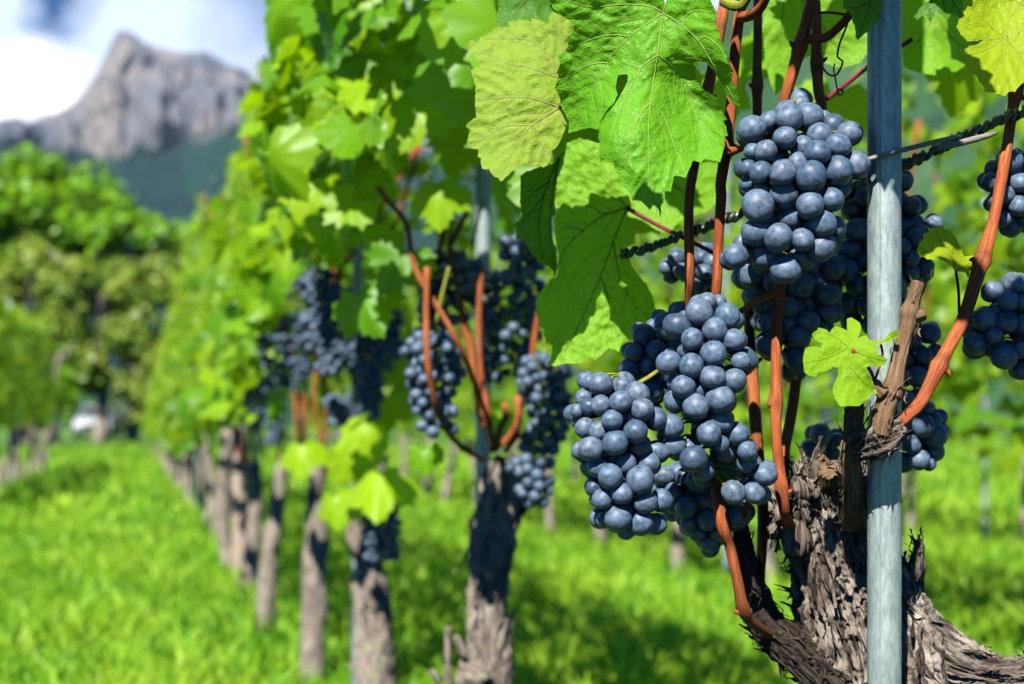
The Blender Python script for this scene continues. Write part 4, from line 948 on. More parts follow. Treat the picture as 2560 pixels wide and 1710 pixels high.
for (px, py, Zl, s_, ti) in [(1560, 215, 1.0, .10, .05), (1480, 330, 1.12, .11, .3), (1620, 230, 1.15, .11, .5), (1380, 420, 1.16, .10, .2), (1750, 330, 1.2, .10, .4), (1850, 200, 1.25, .10, .5), (1300, 300, 1.2, .11, .2), (1250, 60, 1.15, .11, .3), (1150, 30, 1.2, .11, .6), (1950, 60, 1.2, .11, .4), (2080, 250, 1.3, .10, .7), (1180, 180, 1.25, .11, .1), (2330, 30, 1.2, .12, .3), (2420, 130, 1.3, .11, .6), (2520, 30, 1.1, .11, .2), (1560, 520, 1.2, .09, .3), (1680, 440, 1.3, .09, .5)]:
    put_leaf(mb, P(px, py, Zl), np.array([0, -1, .3])+rngc.normal(0, .3, 3), np.array([0, 0, -1.])+rngc.normal(0, .3, 3), s_, LT[rngc.integers(5)], ti)
mb.obj('foliage', M['leaf'], V1)

# ------------------------------------------------------------------ bunches on the nearest vine
GN = 'blue grape bunches on the nearest vine'
LA = [(717, 645, 113), (913, 605, 105), (515, 615, 92), (525, 775, 107), (712, 855, 97), (765, 470, 92), (915, 420, 88), (530, 365, 85), (392, 462, 81), (562, 222, 96), (291, 303, 99), (332, 858, 113), (575, 940, 101), (482, 1090, 99), (322, 1050, 105), (655, 1105, 82), (783, 350, 94), (868, 812, 86), (800, 985, 95), (790, 1158, 102), (1045, 562, 100), (652, 430, 82), (352, 612, 80), (532, 1318, 106), (388, 1222, 98), (368, 742, 72), (272, 690, 66), (895, 1010, 78), (262, 585, 62), (292, 460, 60), (412, 242, 70), (702, 215, 98), (872, 282, 93), (1000, 332, 85), (632, 130, 75), (812, 225, 60), (935, 742, 65), (172, 1222, 86), (215, 1130, 60), (270, 1195, 75), (450, 520, 70), (620, 540, 70), (640, 760, 70), (440, 960, 70), (700, 1000, 70), (640, 1230, 72)]
bunch_traced('sunlit blue bunch just left of the steel pole, highest and largest of the sharp bunches', C7, .3444, .762, LA, (620, 750), (430, 620), [(600, 150), (600, 500), (580, 900), (540, 1250)], 1, 34,
   hang=[P(*C7(600, 150), .80), P(*C7(420, 340), .80), P(*C7(250, 425), .80)])
LC = [(C7, 700, 1290, 80), (C7, 300, 1350, 105), (C7, 440, 1400, 75), (C7, 850, 1310, 98), (C7, 650, 1440, 95), (C7, 760, 1380, 60), (C7, 820, 1500, 90), (C7, 700, 1555, 100), (C7, 330, 1480, 90), (C7, 560, 1500, 80), (C7, 220, 1400, 60), (B2, 310, 388, 78), (B2, 375, 320, 62), (B2, 400, 440, 55), (B2, 235, 590, 65), (B2, 225, 720, 76), (B2, 175, 410, 58), (B2, 165, 500, 62), (B2, 290, 490, 65), (B2, 350, 540, 55), (B2, 50, 640, 70), (B2, 180, 790, 55), (B2, 100, 560, 60), (B2, 40, 500, 60), (B2, 20, 400, 60), (B2, 240, 800, 40), (B2, 380, 160, 90)]
LCs = [(*Cf(x, y), r*(.3444 if Cf is C7 else .4146)) for Cf, x, y, r in LC]
bunch_traced('dark shaded bunch hanging under the high sunlit bunch, left of the pole', S, 1, .835, LCs, (1975, 790), (150, 160), [(1960, 660), (1975, 780), (1985, 880)], 2, 30)
LB1 = [(438, 1133, 78), (410, 870, 67), (300, 930, 70), (447, 750, 62), (330, 707, 60), (420, 665, 63), (283, 807, 55), (222, 727, 55), (222, 612, 62), (275, 1115, 66), (335, 1205, 60), (360, 1045, 58), (168, 965, 65), (315, 1340, 70), (440, 1365, 67), (205, 1065, 60), (235, 1235, 58), (465, 1255, 64), (550, 1243, 60), (480, 1045, 58), (215, 867, 57), (162, 735, 50), (132, 685, 48), (140, 850, 56), (107, 812, 45), (165, 600, 44), (335, 625, 55), (110, 975, 48), (92, 757, 38), (430, 945, 65), (525, 980, 65), (520, 800, 62), (185, 1175, 42), (200, 1235, 38), (520, 1372, 58), (245, 1350, 46), (360, 1405, 50), (300, 1020, 50), (380, 800, 50), (370, 1290, 50), (250, 960, 50)]
bunch_traced('sunlit blue bunch lowest and farthest left of the sharp bunches', C6, .4591, .757, LB1, (320, 980), (300, 480), [(330, 600), (340, 850), (350, 1100), (380, 1330)], 3, 30,
   hang=[P(*C6(335, 620), .79), P(*C6(430, 605), .775), P(*C6(540, 535), .785)])
LB2 = [(843, 318, 67), (720, 368, 60), (755, 224, 72), (910, 240, 65), (835, 447, 70), (715, 512, 68), (830, 573, 67), (672, 627, 68), (593, 495, 64), (642, 297, 72), (945, 372, 62), (950, 592, 62), (872, 695, 74), (740, 732, 68), (602, 840, 66), (810, 882, 66), (730, 1020, 76), (622, 948, 64), (985, 487, 50), (800, 165, 54), (865, 168, 44), (862, 215, 50), (625, 705, 60), (872, 810, 70), (875, 938, 46), (960, 882, 64), (907, 965, 72), (1020, 975, 54), (1018, 1042, 52), (1115, 1103, 62), (945, 1200, 60), (1055, 1205, 60), (780, 1080, 60), (760, 640, 50), (780, 480, 50), (690, 430, 50), (700, 960, 50)]
bunch_traced('sunlit blue bunch in the middle, with a bare red stalk showing between its grapes', C6, .4591, .768, LB2, (800, 700), (340, 640), [(830, 200), (800, 450), (760, 700), (725, 840), (760, 1100)], 4, 30,
   hang=[P(*C6(830, 190), .80), P(*C6(900, 160), .80), P(*C6(960, 240), .80)])
LB3 = [(455, 345, 60), (475, 390, 60), (522, 425, 56), (405, 440, 50), (378, 530, 52), (430, 582, 56), (480, 502, 55), (570, 270, 55), (505, 292, 36), (545, 345, 45), (610, 380, 56), (505, 652, 55), (580, 652, 50), (560, 590, 45), (660, 210, 50), (540, 500, 50), (620, 470, 50), (450, 450, 50), (600, 560, 50), (430, 660, 50), (500, 740, 50)]
bunch_traced('dark blue bunch tucked behind the two sunlit bunches at their upper left', C6, .4591, .825, LB3, (500, 480), (200, 260), [(600, 300), (520, 480), (500, 650)], 5, 20, lim=.1)
LB4 = [(570, 1110, 58), (650, 1105, 68), (750, 1145, 65), (790, 1245, 72), (690, 1282, 60), (622, 1205, 55), (625, 1275, 45), (905, 1075, 70), (840, 1150, 55), (950, 1120, 60), (880, 1200, 60), (700, 1200, 60), (560, 1190, 50), (590, 1260, 45), (700, 1370, 50), (800, 1350, 56), (752, 1420, 50), (820, 1470, 56), (870, 1420, 50), (672, 1345, 38), (860, 1340, 50), (970, 1330, 68), (900, 1280, 60), (760, 1310, 50)]
bunch_traced('dark bunch in shade below and behind the middle bunch, crossed by the red cane', C6, .4591, .83, LB4, (800, 1250), (250, 260), [(760, 1080), (780, 1250), (800, 1420)], 6, 18)
LD = [(1500, 1090, 100), (1400, 1010, 70), (1440, 860, 75), (1480, 985, 66), (1590, 1010, 58), (1390, 690, 58), (1360, 800, 50), (1440, 1240, 64), (1430, 1340, 72), (1540, 1300, 70), (1480, 1380, 50), (1390, 1260, 60), (1400, 930, 60), (1380, 1150, 60), (1050, 1030, 88), (1000, 1170, 78), (1110, 790, 72), (1020, 880, 82), (960, 770, 66), (1080, 940, 60), (980, 1330, 85), (1060, 1440, 80), (1090, 1240, 80), (1160, 1100, 80), (1220, 900, 80), (1260, 1250, 80), (1200, 1400, 80), (1300, 1060, 80), (1320, 1420, 80), (1240, 1060, 60), (1110, 690, 55), (1220, 740, 60), (1350, 1480, 60), (900, 1250, 60), (880, 1440, 60), (1000, 1560, 80), (1140, 1580, 80), (1280, 1580, 80), (1390, 1600, 70), (1010, 1690, 75), (1160, 1720, 70), (1120, 640, 50)]
bunch_traced('long dark bunch in shade behind the steel pole, grapes showing on both sides of it', C7, .3444, .875, LD, (1230, 1180), (360, 560), [(1200, 650), (1200, 1000), (1180, 1500)], 7, 30)
LE = [(240, 850, 54), (165, 895, 40), (210, 962, 46), (180, 1060, 50), (258, 945, 30), (240, 1025, 32), (120, 1068, 40), (130, 985, 35), (210, 1305, 54), (265, 1350, 62), (150, 1395, 48), (190, 1470, 50), (265, 1430, 48), (270, 1275, 34), (232, 1215, 32), (240, 1490, 34), (120, 1480, 50), (130, 1310, 40), (120, 1170, 45), (165, 1170, 40), (70, 1400, 50), (70, 1250, 50), (190, 1230, 34)]
bunch_traced('dark bunch behind the pole and the pruned spur, low at the right of the pole', R1, .5099, .88, LE, (190, 1200), (140, 380), [(170, 850), (170, 1100), (190, 1400)], 8, 24)
LE2 = [(365, 1172, 66), (305, 1262, 58), (462, 1205, 42), (400, 1240, 50), (430, 1290, 50)]
bunch_traced('few dark grapes in the gap between the sawn vine head and the red cane', B2, .4146, .90, LE2, (380, 1220), (90, 90), [(400, 1150), (400, 1240)], 9, 3)
LF = [(550, 648, 52), (655, 608, 58), (625, 692, 50), (515, 783, 56), (617, 798, 56), (700, 810, 54), (470, 898, 58), (608, 962, 63), (690, 930, 40), (545, 920, 44), (700, 700, 40), (575, 740, 44), (455, 840, 34), (690, 1030, 46), (780, 700, 58), (800, 860, 60), (760, 980, 58), (860, 780, 60), (740, 610, 50), (560, 860, 40)]
bunch_traced('dark blue bunch cut by the right edge, below the smaller sunlit one', R1, .5099, .79, LF, (640, 820), (210, 230), [(690, 600), (680, 780), (650, 950)], 10, 24)
LG = [(1170, 650, 96), (1180, 740, 94), (1130, 900, 76), (1240, 990, 82), (1030, 800, 76), (1130, 1085, 70), (1260, 810, 80), (1060, 960, 50), (1300, 640, 80), (1200, 1150, 70), (1290, 1120, 70), (1340, 880, 80), (1400, 760, 80), (1380, 1000, 80), (1080, 690, 60), (1200, 880, 60)]
bunch_traced('small sunlit bunch cut by the right edge, upper right', B3, .3188, .835, LG, (1220, 880), (230, 320), [(1250, 600), (1240, 850), (1240, 1080)], 11, 20)
LH = [(1470, 770, 50), (1490, 830, 40), (1540, 700, 60), (1580, 790, 60), (1640, 720, 60), (1720, 700, 60), (1740, 800, 60), (1700, 900, 60), (1780, 760, 60), (1790, 860, 60), (1740, 640, 50), (1770, 960, 50)]
bunch_traced('dark bunch in deep shade behind the two orange canes', C5, .3507, .93, LH, (1650, 790), (200, 180), [(1650, 620), (1650, 780), (1660, 900)], 12, 20)

# ------------------------------------------------------------------ wire with dried tendrils, and ties
Wr = empty('trellis_wire', P(2700, 250, .85), 'wire wound with dark dried tendrils running behind the steel pole to the right', 'wire')
wp = src((S, 3000, 130, .86), (C8, 2500, 795, .84), (C8, 2348, 842, .83), (C8, 2200, 885, .825), (C8, 2060, 952, .82), (C8, 1900, 1022, .82), (C8, 1750, 1095, .815), (C8, 1600, 1172, .815), (C8, 1430, 1245, .82), (S, 2120, 470, .87), (S, 1900, 520, .90), (C5, 1700, 495, .90), (C5, 1500, 570, .905), (C5, 1300, 640, .91), (C5, 1150, 670, .92))
mb = MB(); tube(mb, wp, .0013, 10, .006); mb.obj('wire', M['steel'], Wr)
p, r = smooth_path(wp, .0012, .0006); mb = MB()
al = np.concatenate([[0], np.cumsum(np.linalg.norm(np.diff(p, axis=0), axis=1))])
for ph, Rr, pitch, rr in ((0, .0020, .0075, .0015), (2.4, .0022, .0062, .0013), (4.3, .0027, .0105, .0011)):
    wob = np.array([noise.noise(Vector((a*60, ph, 0))) for a in al]); an = al/pitch*2*np.pi+ph+wob*2.5
    q = p+np.stack([np.zeros(len(p)), np.cos(an), np.sin(an)], -1)*(Rr*(1+.5*wob))[:, None]
    tube(mb, q, rr*(1+.35*wob), 8, raw=True)
mb.obj('dried_tendril', M['tendril'], Wr)
T1 = empty('tie_rod', P(*C8(1430, 1130), .772), 'thin weathered grey stick crossing in front of the steel pole', 'stick', 'weathered grey sticks tied to the wire')
mb = MB(); tube(mb, src((C8, 1160, 1205, .775), (C8, 1290, 1165, .773), (C8, 1430, 1130, .772), (C8, 1700, 1062, .782), (C8, 1880, 1018, .80)), [.0013, .0014, .0014, .0014, .0011], 16, .003); mb.obj('shaft', M['tie'], T1)
mb = MB(); tube(mb, src((C8, 1165, 1210, .776), (C8, 1180, 1245, .784), (C8, 1150, 1290, .80), (C8, 1160, 1340, .81)), .0006, 8, .003); mb.obj('twist', M['tendril'], T1)
T2 = empty('tie_rod', P(*C8(1900, 1062), .80), 'pale short stick with a white sunlit end lying against the wire right of the pole', 'stick', 'weathered grey sticks tied to the wire')
mb = MB(); tube(mb, src((C8, 1700, 1112, .795), (C8, 1800, 1092, .797), (C8, 1950, 1055, .80), (C8, 2080, 1020, .805), (C8, 2145, 1000, .81)), [.0019, .0019, .0019, .0016, .0008], 16, .003); mb.obj('shaft', M['tie'], T2)
mb = MB(); tube(mb, src((C8, 1698, 1113, .795), (C8, 1720, 1108, .795)), .0021, 16, .003); mb.obj('end_wrap', M['wood'], T2)
# upper trellis wires of the main row, out of frame near, running away inside the canopy
for zz, lab in ((.95, 'lower trellis wire running away through the foliage of the main row'), (1.45, 'upper trellis wire running away through the foliage of the main row')):
    a, b = row_pt(1.7), row_pt(27); w_ = empty('trellis_wire', (a.x, a.y, zz), lab, 'wire'); mb = MB()
    tube(mb, [(a.x, a.y, zz), (b.x, b.y, zz)], .0015, 6, .5); mb.obj('wire', M['steel'], w_)

# ------------------------------------------------------------------ background vines
def vine_root(Z, off, label, px=None):
    b = row_pt(Z, off) if px is None else P(px, HOR, Z); b.z = 0
    return empty('grape_vine', b, label, 'grape vine', G), b
def trunk_bg(root, pts, rad, seg, step, amp, lump, seed, strips=0, mat='barkm'):
    mb = MB(); p, r, tg = tube(mb, pts, rad, seg, step, bark_disp(amp, lump, seed=seed))
    if strips: bark_strips(mb, np.random.default_rng(seed), p, r, tg, strips, .02, .06, .006, .003)
    return mb.obj('trunk', M[mat], root)
# second vine
V2, b2 = vine_root(1.6, .387, 'second vine of the main row, thick pale blurred trunk in mid picture')
def d6(pts, Z, s=.4527): return [P(*D6(x, y), Z) for x, y, r in pts], [r*s*Z/F for x, y, r in pts]
pts, rad = d6([(620, 3176, 150), (610, 2400, 115), (605, 1568, 112), (600, 1300, 106), (605, 1000, 108), (628, 750, 118), (668, 560, 112), (675, 450, 120), (680, 350, 75), (690, 315, 25)], 1.6)
trunk_bg(V2, pts, rad, 80, .006, .006, .006, 21, 90)
mb = MB(); pts, rad = d6([(680, 640, 60), (790, 570, 70), (850, 450, 80), (860, 380, 60)], 1.6); tube(mb, pts, rad, 40, .006, bark_disp(.006, .01, seed=23)); mb.obj('old_arm', M['barkd'], V2)
mb = MB(); pts, rad = d6([(560, 1568, 80), (480, 1500, 75), (430, 1480, 40)], 1.55); tube(mb, pts, rad, 40, .006, bark_disp(.006, .01, seed=25))
mb.obj('root_knob', M['barkm'], V2); mb = MB()
pts, rad = d6([(375, 1620, 20), (372, 1400, 20), (378, 1250, 16)], 1.55); tube(mb, pts, rad, 12, .006); mb.obj('sucker_stub', M['barkm'], V2); mb = MB(); pts, rad = d6([(330, 1560, 22), (280, 1490, 18)], 1.5); tube(mb, pts, rad, 12, .006)
mb.obj('sucker_stub', M['barkm'], V2); mb = MB(); pts, rad = d6([(470, 1420, 26), (430, 1330, 22), (415, 1300, 16)], 1.55); tube(mb, pts, rad, 12, .006); mb.obj('sucker_stub', M['barkm'], V2)
def c3c(root, pts, Z, r, mat, seed, nodes=(.3, .7)): cane(root, [P(*C3(q[0], q[1]), Z+(q[2] if len(q) > 2 else 0)) for q in pts], r*.5739*Z/F, M[mat], nodes=nodes, seed=seed, seg=10, step=.01, buds=False)
c3c(V2, [(600, 290), (660, 370), (725, 450), (750, 600), (785, 690), (870, 830), (955, 980), (1020, 1140, .04), (1090, 1340, .16), (1110, 1430, .2)], 1.39, 17, 'cane', 31, (.12, .25, .42, .6, .8))
c3c(V2, [(815, 640), (812, 900), (822, 1080), (870, 1290, .03), (950, 1410, .1), (1060, 1480, .2)], 1.38, 16, 'cane', 32, (.3, .75))
c3c(V2, [(920, 560), (955, 760), (970, 870), (1000, 960), (1040, 1250), (1075, 1350)], 1.56, 17, 'cane', 33, (.45,))
c3c(V2, [(1330, 720), (1290, 900), (1265, 1090), (1225, 1260), (1180, 1370), (1110, 1440)], 1.58, 14, 'caner', 34, (.4, .8))
c3c(V2, [(900, 330), (890, 460), (870, 560), (850, 640)], 1.56, 14, 'caner', 35, (.5,))
c3c(V2, [(1000, 380), (960, 460), (910, 560), (930, 640)], 1.58, 12, 'cane', 36, (.5,))
def av2(px, py, Z): return (930 < px < 1240 and py > 450) or (1040 < px < 1520 and py > 560) or (px > 1500 and py > 330) or (690 < px < 1300 and py > 650)
for k, pl in enumerate(([(1120, 1430), (1130, 1350), (1160, 1290), (1150, 1230)], [(1150, 1450), (1200, 1380), (1215, 1290), (1205, 1200)], [(1100, 1450), (1085, 1300), (1050, 1120), (1040, 900), (1050, 650)])):
    c3c(V2, pl, 1.54, 15, 'cane', 60+k, (.3, .7))
rngf = np.random.default_rng(42)
mb = MB(); foliage(mb, rngf, row_pt(1.80), 600, .44, .88, 1.85, .17, .080, LT, avoid=av2)
Rl = [(985, 150, 1.45, .10, .8), (1045, 265, 1.45, .11, .7), (880, 510, 1.5, .085, .55), (1090, 470, 1.48, .09, .75), (1010, 640, 1.5, .10, .1), (900, 740, 1.52, .11, .15), (760, 470, 1.6, .08, .9), (1150, 330, 1.52, .10, .35), (830, 300, 1.52, .08, .6), (1130, 130, 1.5, .1, .4)]
for (px, py, Z, s_, ti) in Rl: put_leaf(mb, P(px, py, Z), np.array([-.1, -1, .35])+rngf.normal(0, .2, 3), np.array([0, 0, -1.])+rngf.normal(0, .3, 3), s_*.95, LT[rngf.integers(5)], ti)
for (px, py, Z, s_, ti) in [(1300, 780, 1.62, .06, .8), (1060, 1130, 1.5, .05, .3), (1250, 1050, 1.7, .05, .9)]: put_leaf(mb, P(px, py, Z), (-.1, -1, .3), (.1, 0, -1), s_, LT[1], ti)
mb.obj('foliage', M['leaf'], V2)
G2 = 'blurred grape bunches on the second vine'
def bp(label, Cf, s, x, y, w, h, Z, rb, n, seed, grp, conic=.5, ind=True, det=False):
    top = P(*Cf(x, y-h*.46), Z); bunch_packed(label, top, h*s*Z/F*.92, w*s*Z/F, rb, n, seed, grp, det=det, conic=conic, individual=ind,
       hang=[top+Vector((0, 0, .012)), top+Vector((.004, .004, .035)), top+Vector((.012, .012, .07))])
bp('sunlit blurred bunch crossed by an orange cane, left of the second trunk', C3, .5739, 855, 1150, 230, 460, 1.43, .0068, 90, 50, G2, .45)
bp('small sunlit blurred bunch high beside the shaded hanging leaf', C3, .5739, 1225, 600, 180, 165, 1.4, .0068, 34, 51, G2, .3)
bp('large dark blurred bunch right of the second pole', C3, .5739, 1190, 900, 290, 500, 1.62, .0068, 95, 52, G2, .3)
bp('dark blurred bunch against the grass, just above the right side of the second trunk', C3, .5739, 1325, 1240, 240, 440, 1.55, .0068, 90, 53, G2, .4)
bp('dark blurred bunch behind the orange canes of the second vine', C3, .5739, 905, 740, 230, 330, 1.62, .0068, 60, 54, G2, .3)
bp('blurred grapes in half light left of the second pole', C3, .5739, 1010, 680, 110, 130, 1.55, .0068, 16, 55, G2, .3)
bp('blurred dark bunch behind the lower end of the orange canes', C3, .5739, 830, 900, 120, 180, 1.68, .0068, 24, 56, G2, .3)
bp('dark blurred bunch at the right shoulder of the second trunk head', D6, .4527, 850, 450, 190, 270, 1.48, .0068, 55, 57, G2, .35)
# third vine
V3, b3 = vine_root(2.35, .387, 'third vine of the main row, mossy trunk with a dark bunch at its head')
def d5(pts, Z, s=.4847): return [P(*D5(x, y), Z) for x, y, r in pts], [r*s*Z/F for x, y, r in pts]
pts, rad = d5([(1215, 2100, 100), (1220, 1800, 100), (1215, 1568, 95), (1205, 1300, 95), (1190, 1080, 85), (1180, 960, 60), (1130, 850, 50), (1090, 720, 40), (1090, 620, 32)], 2.3)
trunk_bg(V3, pts, rad, 50, .01, .006, .008, 41, 60)
rng3 = np.random.default_rng(60)
for k in range(5):
    a = P(*D5(1120+k*10, 700), 2.3); cane(V3, [a, a+Vector((rng3.uniform(-.03, .03), 0, .12)), a+Vector((rng3.uniform(-.06, .06), rng3.uniform(-.06, .06), .3)), a+Vector((rng3.uniform(-.1, .1), 0, .6))], .0042, M['cane' if k % 2 else 'caner'], nodes=(.2, .5, .8), seed=k, seg=8, step=.02, buds=False)
mb = MB(); foliage(mb, rngf, b3, 540, .44, .80, 1.84, .17, .078, LT, avoid=lambda px, py, Z: py > 840 or (px > 700 and py > 670 and py < 1100))
for (px, py, Z, s_, ti) in [(905, 1060, 2.0, .10, .95), (945, 1190, 2.0, .13, .98), (960, 1000, 2.3, .12, .1), (880, 1130, 2.05, .11, .9), (900, 1240, 2.15, .09, .8), (830, 1250, 2.2, .09, .9), (750, 1120, 2.3, .10, .9), (985, 900, 2.3, .11, .05)]:
    put_leaf(mb, P(px, py, Z), np.array([-.2, -1, .5])+rngf.normal(0, .3, 3), np.array([0, 0, -1.])+rngf.normal(0, .4, 3), s_, LT[4], ti)
mb.obj('foliage', M['leaf'], V3)
G3 = 'blurred grape bunches on the third vine'
for i, (x, y, w_, h_, lab) in enumerate([(330, 770, 150, 260, 'blurred bunch at the upper left of the group before the third vine'), (405, 1000, 140, 230, 'blurred bluish bunch in the middle of the group before the third vine'), (540, 1000, 150, 230, 'blurred bluish bunch at the right of the group before the third vine'), (500, 860, 120, 160, 'dark blurred bunch between the bluish bunches before the third vine'), (560, 1190, 130, 250, 'very dark blurred bunch low in the group before the third vine'), (425, 1270, 110, 130, 'small blurred bunch lowest in the group before the third vine'), (640, 960, 130, 260, 'dark blurred bunch at the right end of the group before the third vine'), (440, 820, 130, 200, 'blurred bunch top centre in the group before the third vine'), (330, 930, 120, 180, 'blurred bunch at the left end of the group before the third vine')]):
    bp(lab, C3, .5739, x, y, w_, h_, 2.2, .0068, 60, 70+i, G3, .4)
bp('black shaded bunch hanging at the head of the mossy third trunk', D5, .4847, 1240, 770, 200, 330, 2.15, .0068, 80, 78, G3, .35)
# rest of the main row
ordn = ['fourth', 'fifth', 'sixth', 'seventh', 'eighth', 'ninth', 'tenth', 'eleventh', 'twelfth']
look = ['straight grey-brown trunk with a forked head', 'slim trunk leaning to the right', 'pale slanting trunk', 'slanting trunk partly dark with moss', 'short pale trunk', 'blurred trunk', 'blurred trunk', 'blurred trunk', 'blurred trunk']
specs = {0: (3.1, [(885, 2000, 62), (885, 1568, 62), (895, 1200, 62), (905, 950, 62), (915, 800, 58), (905, 600, 34), (920, 470, 55), (930, 400, 14)]),
         1: (3.9, [(640, 1500, 46), (645, 1330, 46), (660, 1000, 44), (690, 750, 42), (720, 560, 36), (735, 450, 34), (738, 400, 10)]),
         2: (4.75, [(530, 1200, 38), (545, 1060, 38), (580, 850, 36), (600, 600, 32), (592, 450, 34), (590, 410, 10)])}
def bg_vine(Z, off, label, seed, nleaf, tmpl, lsz, n_b, zb, zt, mat='leafd', gb=None, trunkpath=None, thick=.17, fmat=None, hw=.45):
    root, b = vine_root(Z, off, label); rg = np.random.default_rng(seed)
    if trunkpath: pts, rad = d5(trunkpath, Z)
    else:
        x = b.x; hh = .56+rg.uniform(-.06, .06); lx = rg.uniform(-.08, .08); m_ = rg.uniform(-.04, .04)
        pts = [Vector((x+lx*0, b.y, -.05)), Vector((x+m_, b.y, .15)), Vector((x+m_+lx*.6, b.y, .36)), Vector((x+lx, b.y, hh-.03)), Vector((x+lx*1.1, b.y, hh+.015)), Vector((x+lx*1.1, b.y, hh+.03))]
        r0 = rg.uniform(.019, .028); rad = [r0*1.25, r0, r0*.95, r0*1.3, r0*.8, r0*.25]
    near = Z < 7
    trunk_bg(root, pts, rad, 24 if near else 12, .02 if near else .05, .005, .008, seed, 20 if near else 0)
    head = pts[-1]
    for k in range(4 if near else 2):
        a = head+Vector((rg.uniform(-.05, .05), rg.uniform(-.05, .05), -.01)); cane(root, [a, a+Vector((rg.uniform(-.03, .03), rg.uniform(-.03, .03), .15)), a+Vector((rg.uniform(-.06, .06), rg.uniform(-.1, .1), .45)), a+Vector((rg.uniform(-.1, .1), rg.uniform(-.15, .15), .9))], .0045, M[('cane', 'caner')[k % 2]], nodes=(.3,), seed=seed+k, seg=6, step=.05, buds=False)
    mb = MB(); foliage(mb, rg, b, nleaf, hw, zb, zt, thick, lsz, tmpl); mb.obj('foliage', fmat or M[mat], root)
    for k in range(n_b):
        c = np.array([b.x, b.y, 0])+RN*rg.uniform(.02, .14)+RD*rg.uniform(-.35, .35); top = Vector((c[0], c[1], rg.uniform(.68, .88)))
        bunch_packed(gb[0], top, .12, .07, .0075 if near else .009, 45 if near else 26, seed*7+k, gb[1], individual=False, conic=.5)
    return root
Zs = [3.1, 3.9, 4.75]+[5.6+.85*i for i in range(27)]
for i, Z in enumerate(Zs):
    lab = (f'{ordn[i]} vine of the main row from the right, {look[i]}' if i < 9 else 'far vine of the main row, trunk and leaves merging in the blur')
    gb = (('blurred dark bunch in the foliage of the fourth vine of the main row', 'blurred bunches on the fourth vine') if i == 0 else
          ('small blurred dark bunch deep in the far part of the main row', 'small blurred bunches in the far main row'))
    z0 = .64 if i < 3 else .50
    sp_ = specs.get(i)
    bg_vine(sp_[0] if sp_ else Z, .387, lab, 200+i, 480 if i < 3 else (320 if i < 10 else 170), LT if i < 3 else LTL, .080 if i < 10 else .11, (3 if i < 3 else 2) if i < 8 else 0, z0, 1.84, gb=gb, trunkpath=sp_[1] if sp_ else None, mat='leaf' if i < 1 else 'leafd')
bp('small sunlit blurred bunch with red canes above it, left of the fourth trunk', D5, .4847, 690, 230, 90, 210, 2.95, .007, 50, 90, 'blurred bunches on the fourth vine', .4, ind=False)
bp('small sunlit blurred bunch under bright leaves, above the fourth trunk', C3, .5739, 250, 1110, 125, 140, 2.9, .007, 45, 91, 'blurred bunches on the fourth vine', .3, ind=False)
# left row, right rows
for i in range(11):
    Z = 9.0+.88*i
    bg_vine(Z, -1.15, 'last vine of the far-left row, its leaves ending at the lane' if i == 10 else 'dark leafy vine of the far-left row across the grass lane', 300+i, 260, LTL, .10, 0, .62, 1.45+.03*i, thick=.16)
for i in range(16):
    Z = 3.2+.86*i
    lab = 'hazy vine of the row behind on the right, yellow-green leaves over a thin trunk' if i else 'first vine of the row behind on the right, at the right edge of the picture'
    bg_vine(Z, 2.2, lab, 330+i, 300 if i < 8 else 170, LTL, .09, 2 if i < 5 else 0, .56, 1.62+.1*math.sin(i*2.1), gb=('blurred blue bunch in the row behind on the right', 'blurred bunches in the row behind on the right'), thick=.2)
for i in range(12):
    bg_vine(5.4+.95*i, 4.0, 'vine of the second row behind on the right, hazy and small', 360+i, 220, LTL, .10, 0, .5, 1.65, thick=.2)

